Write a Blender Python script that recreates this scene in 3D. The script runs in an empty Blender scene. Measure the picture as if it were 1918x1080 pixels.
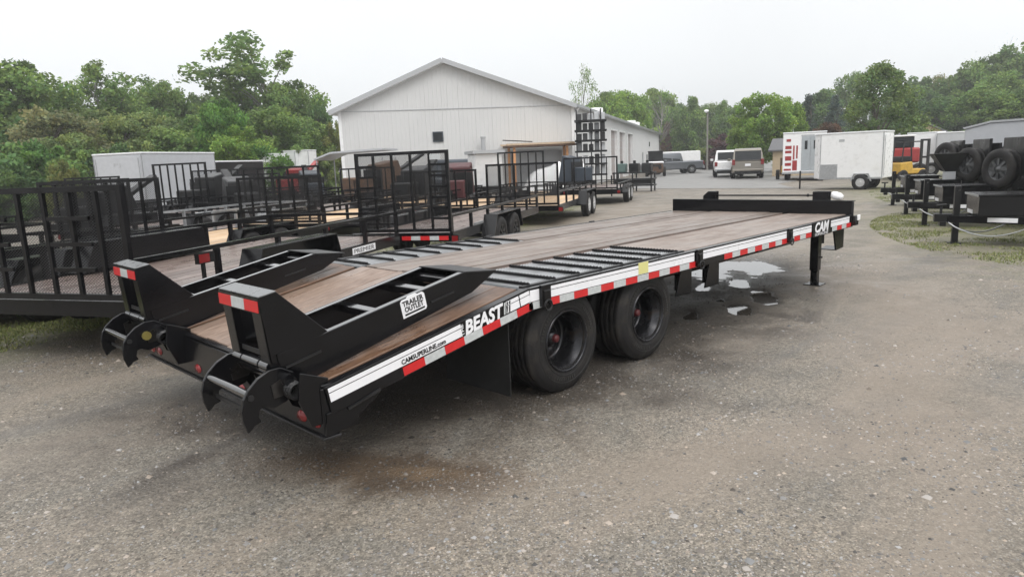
import bpy, math, random
import numpy as np
from mathutils import Vector, Matrix, Euler
random.seed(7); rng = np.random.default_rng(7)
S = bpy.context.scene
COL = S.collection
PI = math.pi
R_ = math.radians

# ------------------------------------------------------------------ camera
CAM = (-3.141, -2.991, 1.627); YAW, PITCH, ROLL, FPX = .785, -.181, -.041, 1287.9
fw = Vector((math.cos(YAW)*math.cos(PITCH), math.sin(YAW)*math.cos(PITCH), math.sin(PITCH)))
rt = fw.cross(Vector((0, 0, 1))).normalized(); up = rt.cross(fw)
r2 = rt*math.cos(ROLL) + up*math.sin(ROLL); u2 = -rt*math.sin(ROLL) + up*math.cos(ROLL)
cd = bpy.data.cameras.new('camera'); cam = bpy.data.objects.new('camera', cd); COL.objects.link(cam)
cam.matrix_world = Matrix(((r2.x, u2.x, -fw.x, CAM[0]), (r2.y, u2.y, -fw.y, CAM[1]), (r2.z, u2.z, -fw.z, CAM[2]), (0, 0, 0, 1)))
cd.sensor_width = 36; cd.lens = 36*FPX/1918; cd.clip_end = 3000; cd.clip_start = .05
S.camera = cam

def at(px, py, dist):
    """point in the direction of photo pixel (px,py) at horizontal distance dist"""
    d = fw + r2*((px-959)/FPX) + u2*((540-py)/FPX)
    return Vector(CAM) + d/math.hypot(d.x, d.y)*dist

# ------------------------------------------------------------------ world, sun, exposure
w = bpy.data.worlds.new('World'); S.world = w; w.use_nodes = True
nt = w.node_tree; nt.nodes.clear()
N = nt.nodes.new; LK = nt.links.new
sky = N('ShaderNodeTexSky'); sky.sky_type = 'NISHITA'; sky.sun_disc = False
sky.sun_elevation = R_(52); sky.sun_rotation = R_(200); sky.dust_density = 4
hs = N('ShaderNodeHueSaturation'); hs.inputs['Saturation'].default_value = .12
bg1 = N('ShaderNodeBackground'); bg1.inputs[1].default_value = .05
tc = N('ShaderNodeTexCoord'); sx = N('ShaderNodeSeparateXYZ'); rp = N('ShaderNodeValToRGB')
rp.color_ramp.elements[0].position = 0; rp.color_ramp.elements[0].color = (.77, .80, .82, 1)
rp.color_ramp.elements[1].position = 1; rp.color_ramp.elements[1].color = (1, 1, 1, 1)
e = rp.color_ramp.elements.new(.25); e.color = (.86, .872, .885, 1)
cn = N('ShaderNodeTexNoise'); cn.inputs['Scale'].default_value = 1.6; cn.inputs['Detail'].default_value = 4
cm = N('ShaderNodeMapRange'); cm.inputs['From Min'].default_value = .3; cm.inputs['From Max'].default_value = .7; cm.inputs['To Min'].default_value = .93; cm.inputs['To Max'].default_value = 1.06
vm = N('ShaderNodeVectorMath'); vm.operation = 'SCALE'
st = N('ShaderNodeMapRange'); st.inputs['From Min'].default_value = .3; st.inputs['To Min'].default_value = 1.0; st.inputs['To Max'].default_value = 2.25
bg2 = N('ShaderNodeBackground'); ad = N('ShaderNodeAddShader'); out = N('ShaderNodeOutputWorld')
LK(sky.outputs[0], hs.inputs['Color']); LK(hs.outputs[0], bg1.inputs[0])
LK(tc.outputs['Generated'], sx.inputs[0]); LK(sx.outputs['Z'], rp.inputs[0]); LK(sx.outputs['Z'], st.inputs['Value'])
LK(tc.outputs['Generated'], cn.inputs['Vector']); LK(cn.outputs[0], cm.inputs['Value'])
LK(rp.outputs[0], vm.inputs[0]); LK(cm.outputs[0], vm.inputs['Scale']); LK(vm.outputs[0], bg2.inputs[0]); LK(st.outputs[0], bg2.inputs[1])
LK(bg1.outputs[0], ad.inputs[0]); LK(bg2.outputs[0], ad.inputs[1]); LK(ad.outputs[0], out.inputs[0])
sd = bpy.data.lights.new('sun', 'SUN'); sd.energy = .8; sd.angle = R_(25); sd.color = (1, .97, .93)
so = bpy.data.objects.new('sun', sd); COL.objects.link(so)
sdir = Vector((math.cos(R_(250))*math.cos(R_(52)), math.sin(R_(250))*math.cos(R_(52)), math.sin(R_(52))))
so.rotation_euler = sdir.to_track_quat('Z', 'Y').to_euler(); so.location = (0, 0, 30)
S.view_settings.view_transform = 'Standard'; S.view_settings.look = 'None'
S.view_settings.exposure = 0; S.view_settings.gamma = 1; S.view_settings.use_curve_mapping = False

# ------------------------------------------------------------------ materials
def mat(name, col, rough=.6, metal=0, var=.0, vscale=6, bump=0, bscale=40, coat=0, spec=.5, dirt=None, dscale=3, dmin=.5, trans=0):
    m = bpy.data.materials.new(name); m.use_nodes = True; t = m.node_tree; n = t.nodes; b = n['Principled BSDF']
    b.inputs['Base Color'].default_value = (*col, 1); b.inputs['Roughness'].default_value = rough
    b.inputs['Metallic'].default_value = metal; b.inputs['Coat Weight'].default_value = coat
    b.inputs['Specular IOR Level'].default_value = spec
    co = n.new('ShaderNodeTexCoord')
    c = None
    if var or dirt:
        ns = n.new('ShaderNodeTexNoise'); ns.inputs['Scale'].default_value = vscale; ns.inputs['Detail'].default_value = 5
        t.links.new(co.outputs['Object'], ns.inputs['Vector'])
        mr = n.new('ShaderNodeMapRange'); mr.inputs['From Min'].default_value = .3; mr.inputs['From Max'].default_value = .7
        mr.inputs['To Min'].default_value = 1-var; mr.inputs['To Max'].default_value = 1+var
        t.links.new(ns.outputs[0], mr.inputs['Value'])
        v = n.new('ShaderNodeVectorMath'); v.operation = 'SCALE'; v.inputs[0].default_value = col
        t.links.new(mr.outputs[0], v.inputs['Scale']); c = v.outputs[0]
        mr2 = n.new('ShaderNodeMapRange'); mr2.inputs['From Min'].default_value = .3; mr2.inputs['From Max'].default_value = .7
        mr2.inputs['To Min'].default_value = rough*.8; mr2.inputs['To Max'].default_value = min(1, rough*1.3)
        t.links.new(ns.outputs[0], mr2.inputs['Value']); t.links.new(mr2.outputs[0], b.inputs['Roughness'])
    if dirt:
        ns = n.new('ShaderNodeTexNoise'); ns.inputs['Scale'].default_value = dscale; ns.inputs['Detail'].default_value = 8; ns.inputs['Roughness'].default_value = .7
        t.links.new(co.outputs['Object'], ns.inputs['Vector'])
        mr = n.new('ShaderNodeMapRange'); mr.inputs['From Min'].default_value = dmin; mr.inputs['From Max'].default_value = dmin+.2
        t.links.new(ns.outputs[0], mr.inputs['Value'])
        mx = n.new('ShaderNodeMix'); mx.data_type = 'RGBA'; t.links.new(mr.outputs[0], mx.inputs[0])
        t.links.new(c, mx.inputs[6]); mx.inputs[7].default_value = (*dirt, 1); c = mx.outputs[2]
    if c: t.links.new(c, b.inputs['Base Color'])
    if bump:
        nb = n.new('ShaderNodeTexNoise'); nb.inputs['Scale'].default_value = bscale; nb.inputs['Detail'].default_value = 4
        t.links.new(co.outputs['Object'], nb.inputs['Vector'])
        bp = n.new('ShaderNodeBump'); bp.inputs['Strength'].default_value = bump; bp.inputs['Distance'].default_value = .01
        t.links.new(nb.outputs[0], bp.inputs['Height']); t.links.new(bp.outputs[0], b.inputs['Normal'])
    return m

def wood(name, c1, c2, rough=.5, scale=1.0, stain=(.05, .04, .035)):
    m = bpy.data.materials.new(name); m.use_nodes = True; t = m.node_tree; n = t.nodes; b = n['Principled BSDF']
    co = n.new('ShaderNodeTexCoord'); oi = n.new('ShaderNodeObjectInfo')
    ofs = n.new('ShaderNodeVectorMath'); ofs.operation = 'MULTIPLY_ADD'; ofs.inputs[1].default_value = (13, 17, 7)
    cb = n.new('ShaderNodeCombineXYZ')
    for i in range(3): t.links.new(oi.outputs['Random'], cb.inputs[i])
    t.links.new(cb.outputs[0], ofs.inputs[0]); t.links.new(co.outputs['Object'], ofs.inputs[2])
    mp = n.new('ShaderNodeMapping'); mp.inputs['Scale'].default_value = (1.2*scale, 26*scale, 26*scale)
    t.links.new(ofs.outputs[0], mp.inputs[0])
    g = n.new('ShaderNodeTexNoise'); g.inputs['Scale'].default_value = 2.2; g.inputs['Detail'].default_value = 6; g.inputs['Roughness'].default_value = .65
    t.links.new(mp.outputs[0], g.inputs['Vector'])
    r = n.new('ShaderNodeValToRGB'); r.color_ramp.elements[0].position = .3; r.color_ramp.elements[1].position = .7
    r.color_ramp.elements[0].color = (*c1, 1); r.color_ramp.elements[1].color = (*c2, 1)
    t.links.new(g.outputs[0], r.inputs[0])
    s = n.new('ShaderNodeTexNoise'); s.inputs['Scale'].default_value = 1.7; s.inputs['Detail'].default_value = 7; s.inputs['Roughness'].default_value = .62
    t.links.new(ofs.outputs[0], s.inputs['Vector'])
    mr = n.new('ShaderNodeMapRange'); mr.inputs['From Min'].default_value = .48; mr.inputs['From Max'].default_value = .72; mr.inputs['To Max'].default_value = .55
    t.links.new(s.outputs[0], mr.inputs['Value'])
    mx = n.new('ShaderNodeMix'); mx.data_type = 'RGBA'; mx.inputs[7].default_value = (*stain, 1)
    t.links.new(mr.outputs[0], mx.inputs[0]); t.links.new(r.outputs[0], mx.inputs[6])
    br = n.new('ShaderNodeMapRange'); br.inputs['To Min'].default_value = .78; br.inputs['To Max'].default_value = 1.18
    t.links.new(oi.outputs['Random'], br.inputs['Value'])
    v = n.new('ShaderNodeVectorMath'); v.operation = 'SCALE'; t.links.new(mx.outputs[2], v.inputs[0]); t.links.new(br.outputs[0], v.inputs['Scale'])
    t.links.new(v.outputs[0], b.inputs['Base Color'])
    rr = n.new('ShaderNodeMapRange'); rr.inputs['From Min'].default_value = .35; rr.inputs['From Max'].default_value = .65; rr.inputs['To Min'].default_value = rough*.55; rr.inputs['To Max'].default_value = rough*1.25
    t.links.new(s.outputs[0], rr.inputs['Value']); t.links.new(rr.outputs[0], b.inputs['Roughness'])
    bp = n.new('ShaderNodeBump'); bp.inputs['Strength'].default_value = .35; bp.inputs['Distance'].default_value = .004
    t.links.new(g.outputs[0], bp.inputs['Height']); t.links.new(bp.outputs[0], b.inputs['Normal'])
    return m

M = {}
M['black'] = mat('black_paint', (.0045, .0045, .0055), .20, var=.35, vscale=5, bump=.10, bscale=35, spec=.34, dirt=(.013, .012, .011), dscale=7, dmin=.60)
M['gloss'] = mat('glossy_black_edge', (.006, .006, .007), .14, var=.3, vscale=7, bump=.08, bscale=40, coat=1, spec=.6)
M['worn'] = mat('worn_black_steel', (.022, .020, .019), .3, .5, var=.5, vscale=14, bump=.3, bscale=60, coat=.5, dirt=(.05, .028, .018), dscale=16, dmin=.58)
M['black2'] = mat('black_paint_matt', (.0065, .0065, .007), .34, var=.4, vscale=4, bump=.06, spec=.3, dirt=(.03, .027, .024), dscale=5, dmin=.60)
M['steel_dark'] = mat('dark_steel', (.016, .016, .017), .42, .2, var=.4, bump=.2, bscale=90)
M['rust'] = mat('rusty_channel', (.07, .035, .022), .6, var=.5, vscale=14, bump=.3, dirt=(.02, .014, .012), dscale=9, dmin=.5)
M['galv'] = mat('galvanised_steel', (.42, .43, .44), .38, .75, var=.15, vscale=12)
M['grate'] = mat('wet_grating_steel', (.34, .36, .38), .5, .1, var=.25, vscale=9, bump=.5, bscale=140)
M['rubber'] = mat('tyre_rubber', (.013, .012, .012), .60, var=.3, vscale=9, bump=.3, bscale=70, spec=.3, dirt=(.040, .035, .029), dscale=6, dmin=.50)
M['flap'] = mat('rubber_flap', (.012, .012, .012), .55, var=.3, bump=.1)
M['sidewall'] = mat('sidewall_lettering', (.020, .019, .018), .5)
M['rim'] = mat('dark_rim', (.030, .030, .033), .24, .7, var=.5, vscale=8, dirt=(.07, .045, .03), dscale=9, dmin=.56)
M['rimw'] = mat('white_rim', (.55, .55, .55), .35, var=.1)
M['hub'] = mat('red_hub', (.085, .014, .016), .4, var=.2)
M['red'] = mat('red_tape', (.55, .018, .02), .35, var=.08, vscale=30)
M['white_tape'] = mat('silver_tape', (.48, .50, .50), .35, var=.12, vscale=40)
M['stripe'] = mat('white_decal', (.80, .80, .82), .3, var=.02)
M['decal_black'] = mat('black_decal', (.008, .008, .009), .3, spec=.3)
M['redlens'] = mat('red_lens', (.20, .010, .012), .2, coat=.3)
M['amber'] = mat('amber_lens', (.7, .22, .05), .2, coat=.5)
M['wood'] = wood('weathered_deck', (.120, .090, .074), (.280, .230, .197), .5, stain=(.105, .075, .060))
M['wood_or'] = wood('wet_orange_deck', (.085, .042, .024), (.22, .128, .078), .42, stain=(.055, .034, .024))
M['wood_mid'] = wood('tail_centre_deck', (.120, .076, .054), (.265, .190, .145), .45, stain=(.09, .06, .045))
M['pine'] = wood('new_pine', (.42, .27, .14), (.60, .43, .27), .6, stain=(.42, .27, .15))
M['woodgrey'] = wood('old_trailer_floor', (.085, .050, .040), (.27, .22, .195), .36, stain=(.09, .05, .04))
M['glass'] = mat('dark_glass', (.010, .012, .014), .06, spec=.35)
M['white'] = mat('white_paint', (.80, .80, .80), .3, var=.03, dirt=(.72, .71, .69), dscale=.8, dmin=.55)
M['plastic_white'] = mat('white_bag', (.85, .85, .85), .4, bump=.4, bscale=25)
M['grey'] = mat('light_grey_panel', (.46, .47, .49), .4, var=.05)
M['roofw'] = mat('white_roof', (.75, .76, .77), .4, var=.05)
M['tan'] = mat('tan_siding', (.55, .44, .30), .7, var=.07)
M['roofdark'] = mat('dark_shingle', (.12, .12, .125), .8, var=.2, vscale=15)
M['silver'] = mat('silver_car_paint', (.21, .19, .16), .3, .4, coat=.5)
M['bluegrey'] = mat('grey_car_paint', (.16, .17, .19), .3, .5, coat=.5)
M['blue'] = mat('blue_paint', (.035, .045, .06), .35, var=.1)
M['yellow'] = mat('yellow_paint', (.50, .30, .04), .4, var=.15)
M['maroon'] = mat('maroon_paint', (.06, .012, .014), .4, var=.2)
M['galvd'] = mat('grey_rim', (.09, .093, .096), .4, .4, var=.2)
M['redp'] = mat('red_paint', (.30, .025, .025), .35, var=.15)
M['brown'] = mat('rusty_machine', (.10, .055, .032), .65, var=.4, vscale=10, dirt=(.05, .03, .02))
M['orange'] = mat('orange_wood_post', (.55, .27, .12), .7, var=.15)
M['lumber'] = mat('stacked_lumber', (.55, .42, .29), .75, var=.2, vscale=12)
M['bark'] = mat('bark', (.10, .085, .07), .9, var=.35, vscale=20, bump=.6, bscale=30)
M['barkpale'] = mat('pale_bark', (.20, .19, .17), .9, var=.3, vscale=20)
M['chain'] = mat('chain_steel', (.55, .56, .58), .3, .9)
M['siding'] = mat('white_steel_siding', (.60, .60, .595), .45, var=.03, vscale=.4, dirt=(.54, .535, .52), dscale=.25, dmin=.55)
M['trim'] = mat('grey_trim', (.40, .41, .42), .5)
M['green'] = mat('green_wainscot', (.09, .14, .13), .5)
M['door'] = mat('garage_door', (.36, .32, .31), .6, var=.05)
M['silvpaint'] = mat('aluminium_door', (.40, .43, .45), .35, .4, var=.06)
M['conc'] = mat('concrete', (.34, .33, .31), .9, var=.12)

def leafmat(name):
    m = bpy.data.materials.new(name); m.use_nodes = True; t = m.node_tree; n = t.nodes; b = n['Principled BSDF']
    oi = n.new('ShaderNodeObjectInfo'); a = n.new('ShaderNodeAttribute'); a.attribute_name = 'tint'
    v = n.new('ShaderNodeVectorMath'); v.operation = 'MULTIPLY'
    t.links.new(oi.outputs['Color'], v.inputs[0]); t.links.new(a.outputs['Color'], v.inputs[1])
    t.links.new(v.outputs[0], b.inputs['Base Color']); b.inputs['Roughness'].default_value = .6; b.inputs['Specular IOR Level'].default_value = .3
    tr = n.new('ShaderNodeBsdfTranslucent'); t.links.new(v.outputs[0], tr.inputs[0])
    mx = n.new('ShaderNodeMixShader'); mx.inputs[0].default_value = .42
    t.links.new(b.outputs[0], mx.inputs[1]); t.links.new(tr.outputs[0], mx.inputs[2])
    t.links.new(mx.outputs[0], n['Material Output'].inputs[0]); return m
M['leaf'] = leafmat('leaves')

def attrmat(name, rough=.75):
    m = bpy.data.materials.new(name); m.use_nodes = True; t = m.node_tree; n = t.nodes; b = n['Principled BSDF']
    a = n.new('ShaderNodeAttribute'); a.attribute_name = 'tint'; t.links.new(a.outputs['Color'], b.inputs['Base Color']); b.inputs['Roughness'].default_value = rough
    return m
M['stone'] = attrmat('gravel_stones', .6); M['grass'] = attrmat('grass_blades', .7)

# ------------------------------------------------------------------ mesh helper
class MB:
    def __init__(s): s.v = []; s.f = []; s.sm = []
    def add(s, vs, fs, mtx=None, smooth=False):
        o = len(s.v)
        if mtx is not None: vs = [mtx @ Vector(v) for v in vs]
        s.v += [tuple(v) for v in vs]; s.f += [tuple(i+o for i in f) for f in fs]; s.sm += [smooth]*len(fs); return s
    def box(s, x0, x1, y0, y1, z0, z1, mtx=None):
        return s.add([(x0, y0, z0), (x1, y0, z0), (x1, y1, z0), (x0, y1, z0), (x0, y0, z1), (x1, y0, z1), (x1, y1, z1), (x0, y1, z1)],
            [(3, 2, 1, 0), (4, 5, 6, 7), (0, 1, 5, 4), (1, 2, 6, 5), (2, 3, 7, 6), (3, 0, 4, 7)], mtx)
    def poly_y(s, pts, y0, y1, mtx=None):
        """(x,z) outline extruded along y"""
        n = len(pts); vs = [(x, y0, z) for x, z in pts] + [(x, y1, z) for x, z in pts]
        fs = [tuple(range(n)), tuple(range(2*n-1, n-1, -1))] + [(i, i+n, (i+1) % n+n, (i+1) % n) for i in range(n)]
        return s.add(vs, fs, mtx)
    def poly_x(s, pts, x0, x1, mtx=None):
        n = len(pts); vs = [(x0, y, z) for y, z in pts] + [(x1, y, z) for y, z in pts]
        fs = [tuple(range(n-1, -1, -1)), tuple(range(n, 2*n))] + [((i+1) % n, (i+1) % n+n, i+n, i) for i in range(n)]
        return s.add(vs, fs, mtx)
    def poly_z(s, pts, z0, z1, mtx=None):
        n = len(pts); vs = [(x, y, z0) for x, y in pts] + [(x, y, z1) for x, y in pts]
        fs = [tuple(range(n-1, -1, -1)), tuple(range(n, 2*n))] + [(i, (i+1) % n, (i+1) % n+n, i+n) for i in range(n)]
        return s.add(vs, fs, mtx)
    def loft(s, prof, mtx=None):
        """profile of (x, z, halfwidth): a body symmetric about y=0"""
        n = len(prof); vs = [(x, -h, z) for x, z, h in prof] + [(x, h, z) for x, z, h in prof]
        fs = [tuple(range(n)), tuple(range(2*n-1, n-1, -1))] + [(i, i+n, (i+1) % n+n, (i+1) % n) for i in range(n)]
        return s.add(vs, fs, mtx)
    def tube(s, a, b, r, n=8, r2=None, caps=True):
        a = Vector(a); b = Vector(b); d = b-a; q = d.to_track_quat('Z', 'Y').to_matrix(); r2 = r if r2 is None else r2
        vs = []
        for c, rr in ((a, r), (b, r2)):
            for i in range(n):
                t = 2*PI*i/n; vs.append(c+q @ Vector((rr*math.cos(t), rr*math.sin(t), 0)))
        fs = [(i, (i+1) % n, (i+1) % n+n, i+n) for i in range(n)]
        s.add(vs, fs, None, n > 5)
        if caps: s.add(vs, [tuple(range(n-1, -1, -1)), tuple(range(n, 2*n))])
        return s
    def bar(s, a, b, w, h, up=(0, 0, 1)):
        a = Vector(a); b = Vector(b); d = (b-a).normalized(); u = Vector(up); sd = d.cross(u).normalized(); u = sd.cross(d)
        vs = [c+sd*(w/2*i)+u*(h/2*j) for c in (a, b) for i, j in ((-1, -1), (1, -1), (1, 1), (-1, 1))]
        return s.add(vs, [(0, 1, 2, 3), (7, 6, 5, 4), (0, 4, 5, 1), (1, 5, 6, 2), (2, 6, 7, 3), (3, 7, 4, 0)])
    def lathe(s, prof, n=32, mtx=None):
        """profile of (r, y) turned about the y axis"""
        vs = []; k = len(prof)
        for i in range(n):
            t = 2*PI*i/n; vs += [(r*math.cos(t), y, r*math.sin(t)) for r, y in prof]
        fs = [(i*k+j, i*k+j+1, ((i+1) % n)*k+j+1, ((i+1) % n)*k+j) for i in range(n) for j in range(k-1)]
        return s.add(vs, fs, mtx, True)
    def path(s, pts, r, n=6):
        for a, b in zip(pts, pts[1:]): s.tube(a, b, r, n, caps=False)
        return s
    def mesh(s, name, m):
        me = bpy.data.meshes.new(name); me.from_pydata(s.v, [], s.f); me.polygons.foreach_set('use_smooth', s.sm)
        if m: me.materials.append(m)
        return me
    def obj(s, name, m, parent=None, bevel=0, label=None, kind=None):
        o = bpy.data.objects.new(name, s.mesh(name, m)); COL.objects.link(o)
        if parent: o.parent = parent
        if bevel:
            b = o.modifiers.new('bevel', 'BEVEL'); b.width = bevel; b.segments = 1; b.limit_method = 'ANGLE'; b.angle_limit = R_(40)
        if label: o['label'] = label
        if kind: o['kind'] = kind
        return o
def link(me, name, parent=None, mtx=None, loc=None, rot=None, sc=None):
    o = bpy.data.objects.new(name, me); COL.objects.link(o)
    if parent: o.parent = parent
    if loc: o.location = loc
    if rot: o.rotation_euler = rot
    if sc: o.scale = sc
    return o
def tag(o, label, cat, group=None):
    o['label'] = label; o['category'] = cat
    if group: o['group'] = group
    return o
def thing(name, label, cat, loc=(0, 0, 0), rz=0, group=None):
    o = bpy.data.objects.new(name, None); COL.objects.link(o); o.location = loc; o.rotation_euler = (0, 0, rz); o.empty_display_size = .2
    return tag(o, label, cat, group)
KIDS = {}
def copy_tree(o, parent=None):
    c = o.copy(); COL.objects.link(c); c.parent = parent
    for ch in list(o.children): copy_tree(ch, c)
    return c
def text(body, size, m, mtx, parent, name='lettering', shear=0, offset=0, depth=.0008, width=None, label=None):
    cu = bpy.data.curves.new(name, 'FONT'); cu.body = body; cu.size = size; cu.extrude = depth; cu.shear = shear; cu.offset = offset; cu.resolution_u = 3
    to = bpy.data.objects.new(name, cu); COL.objects.link(to)
    bpy.context.view_layer.update(); dg = bpy.context.evaluated_depsgraph_get()
    me = bpy.data.meshes.new_from_object(to.evaluated_get(dg)); bpy.data.objects.remove(to)
    xs = [v.co.x for v in me.vertices]; ys = [v.co.y for v in me.vertices]
    sc = width/(max(xs)-min(xs)) if width else 1
    for v in me.vertices: v.co.x = (v.co.x-min(xs))*sc; v.co.y -= min(ys)
    me.transform(mtx); me.materials.clear(); me.materials.append(m)
    o = bpy.data.objects.new(name, me); COL.objects.link(o); o.parent = parent
    if label: o['label'] = label
    return o
TX = Matrix.Rotation(PI/2, 4, 'X')

def strands(mb, w_, h_, step, t, mtx, ang=1.0, th=.002):
    """criss-cross expanded-metal strands clipped to a w_ x h_ rectangle in the local xy plane"""
    for sg in (1, -1):
        k = -h_/ang
        while k < w_:
            x0, x1 = max(0, k), min(w_, k+h_/ang)
            if x1 > x0+.003:
                y0, y1 = (x0-k)*ang, (x1-k)*ang
                if sg < 0: y0, y1 = h_-y0, h_-y1
                dx, dy = x1-x0, y1-y0; l = math.hypot(dx, dy); nx, ny = -dy/l*t/2, dx/l*t/2
                mb.add([(x0-nx, y0-ny, th*sg), (x1-nx, y1-ny, th*sg), (x1+nx, y1+ny, th*sg), (x0+nx, y0+ny, th*sg)], [(0, 1, 2, 3)], mtx)
            k += step
    return mb

# ================================================================== GROUND
def smooth(a, b, x):
    t = np.clip((x-a)/(b-a), 0, 1); return t*t*(3-2*t)
_ph = rng.uniform(0, 6.28, (24,)); _dr = rng.uniform(0, PI, 24)
def wob(x, y, f, k):
    r = 0
    for i in range(4):
        j = (k*4+i) % 24; a = _dr[j]; r = r+np.sin((x*math.cos(a)+y*math.sin(a))*f*(1+.37*i)+_ph[j])/(1+.4*i)
    return r/2.5
PUD = [(6.3, 1.5, .75, .40, -.05), (5.5, 1.75, .6, .36, -.045), (6.4, 2.3, .5, .2, -.05), (4.40, .46, .40, .17, -.055), (3.66, .40, .26, .11, -.05), (3.08, .63, .2, .08, -.055), (4.0, .78, .2, .07, -.045), (5.0, 1.05, .3, .10, -.045), (4.5, 1.3, .3, .1, -.045)]
def gz(x, y):
    z = .006*wob(x, y, .9, 0)+.0045*wob(x, y, 2.7, 1)+.003*wob(x, y, 7.1, 2)+.0016*wob(x, y, 17, 3)
    fade = 1-smooth(14, 24, np.hypot(x+3, y+3)); z = z*fade+.004
    for px, py, a, b, d in PUD:
        c, s = math.cos(.5), math.sin(.5); u = (x-px)*c+(y-py)*s; v = -(x-px)*s+(y-py)*c
        q = (u/a)**2+(v/b)**2+.8*wob(x, y, 4.3, 4)+.6*wob(x, y, 11, 5)+.35*wob(x, y, 27, 2)
        z = z+d*np.exp(-np.clip(q, 0, 20)*1.1)
    return z
def axis(lo, hi, f0, f1, fine, g=1.18):
    a = list(np.arange(f0, f1, fine)); st_ = fine; x = f1
    while x < hi: a.append(x); st_ *= g; x += st_
    a.append(hi); b = []; st_ = fine; x = f0
    while x > lo:
        st_ *= g; x -= st_; b.append(max(x, lo))
    return np.array(b[::-1]+a)
X = axis(-700, 900, -4, 8.5, .045); Y = axis(-700, 900, -3.2, 3.6, .045)
gx, gy = np.meshgrid(X, Y, indexing='ij'); gzv = gz(gx, gy)
nx_, ny_ = gx.shape
co = np.stack([gx, gy, gzv], -1).reshape(-1, 3)
idx = np.arange(nx_*ny_).reshape(nx_, ny_)
fc = np.stack([idx[:-1, :-1], idx[1:, :-1], idx[1:, 1:], idx[:-1, 1:]], -1).reshape(-1, 4)
def npmesh(name, co, fc, m, tint=None, smooth_=False):
    k = fc.shape[1]; me = bpy.data.meshes.new(name); me.vertices.add(len(co)); me.vertices.foreach_set('co', co.astype(np.float32).ravel())
    me.loops.add(fc.size); me.loops.foreach_set('vertex_index', fc.astype(np.int32).ravel())
    me.polygons.add(len(fc)); me.polygons.foreach_set('loop_start', np.arange(0, fc.size, k, dtype=np.int32)); me.polygons.foreach_set('loop_total', np.full(len(fc), k, np.int32))
    if smooth_: me.polygons.foreach_set('use_smooth', np.ones(len(fc), bool))
    me.update(calc_edges=True)
    if tint is not None:
        at_ = me.color_attributes.new('tint', 'FLOAT_COLOR', 'POINT'); at_.data.foreach_set('color', np.concatenate([tint, np.ones((len(tint), 1))], 1).astype(np.float32).ravel())
    if m: me.materials.append(m)
    return me

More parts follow.
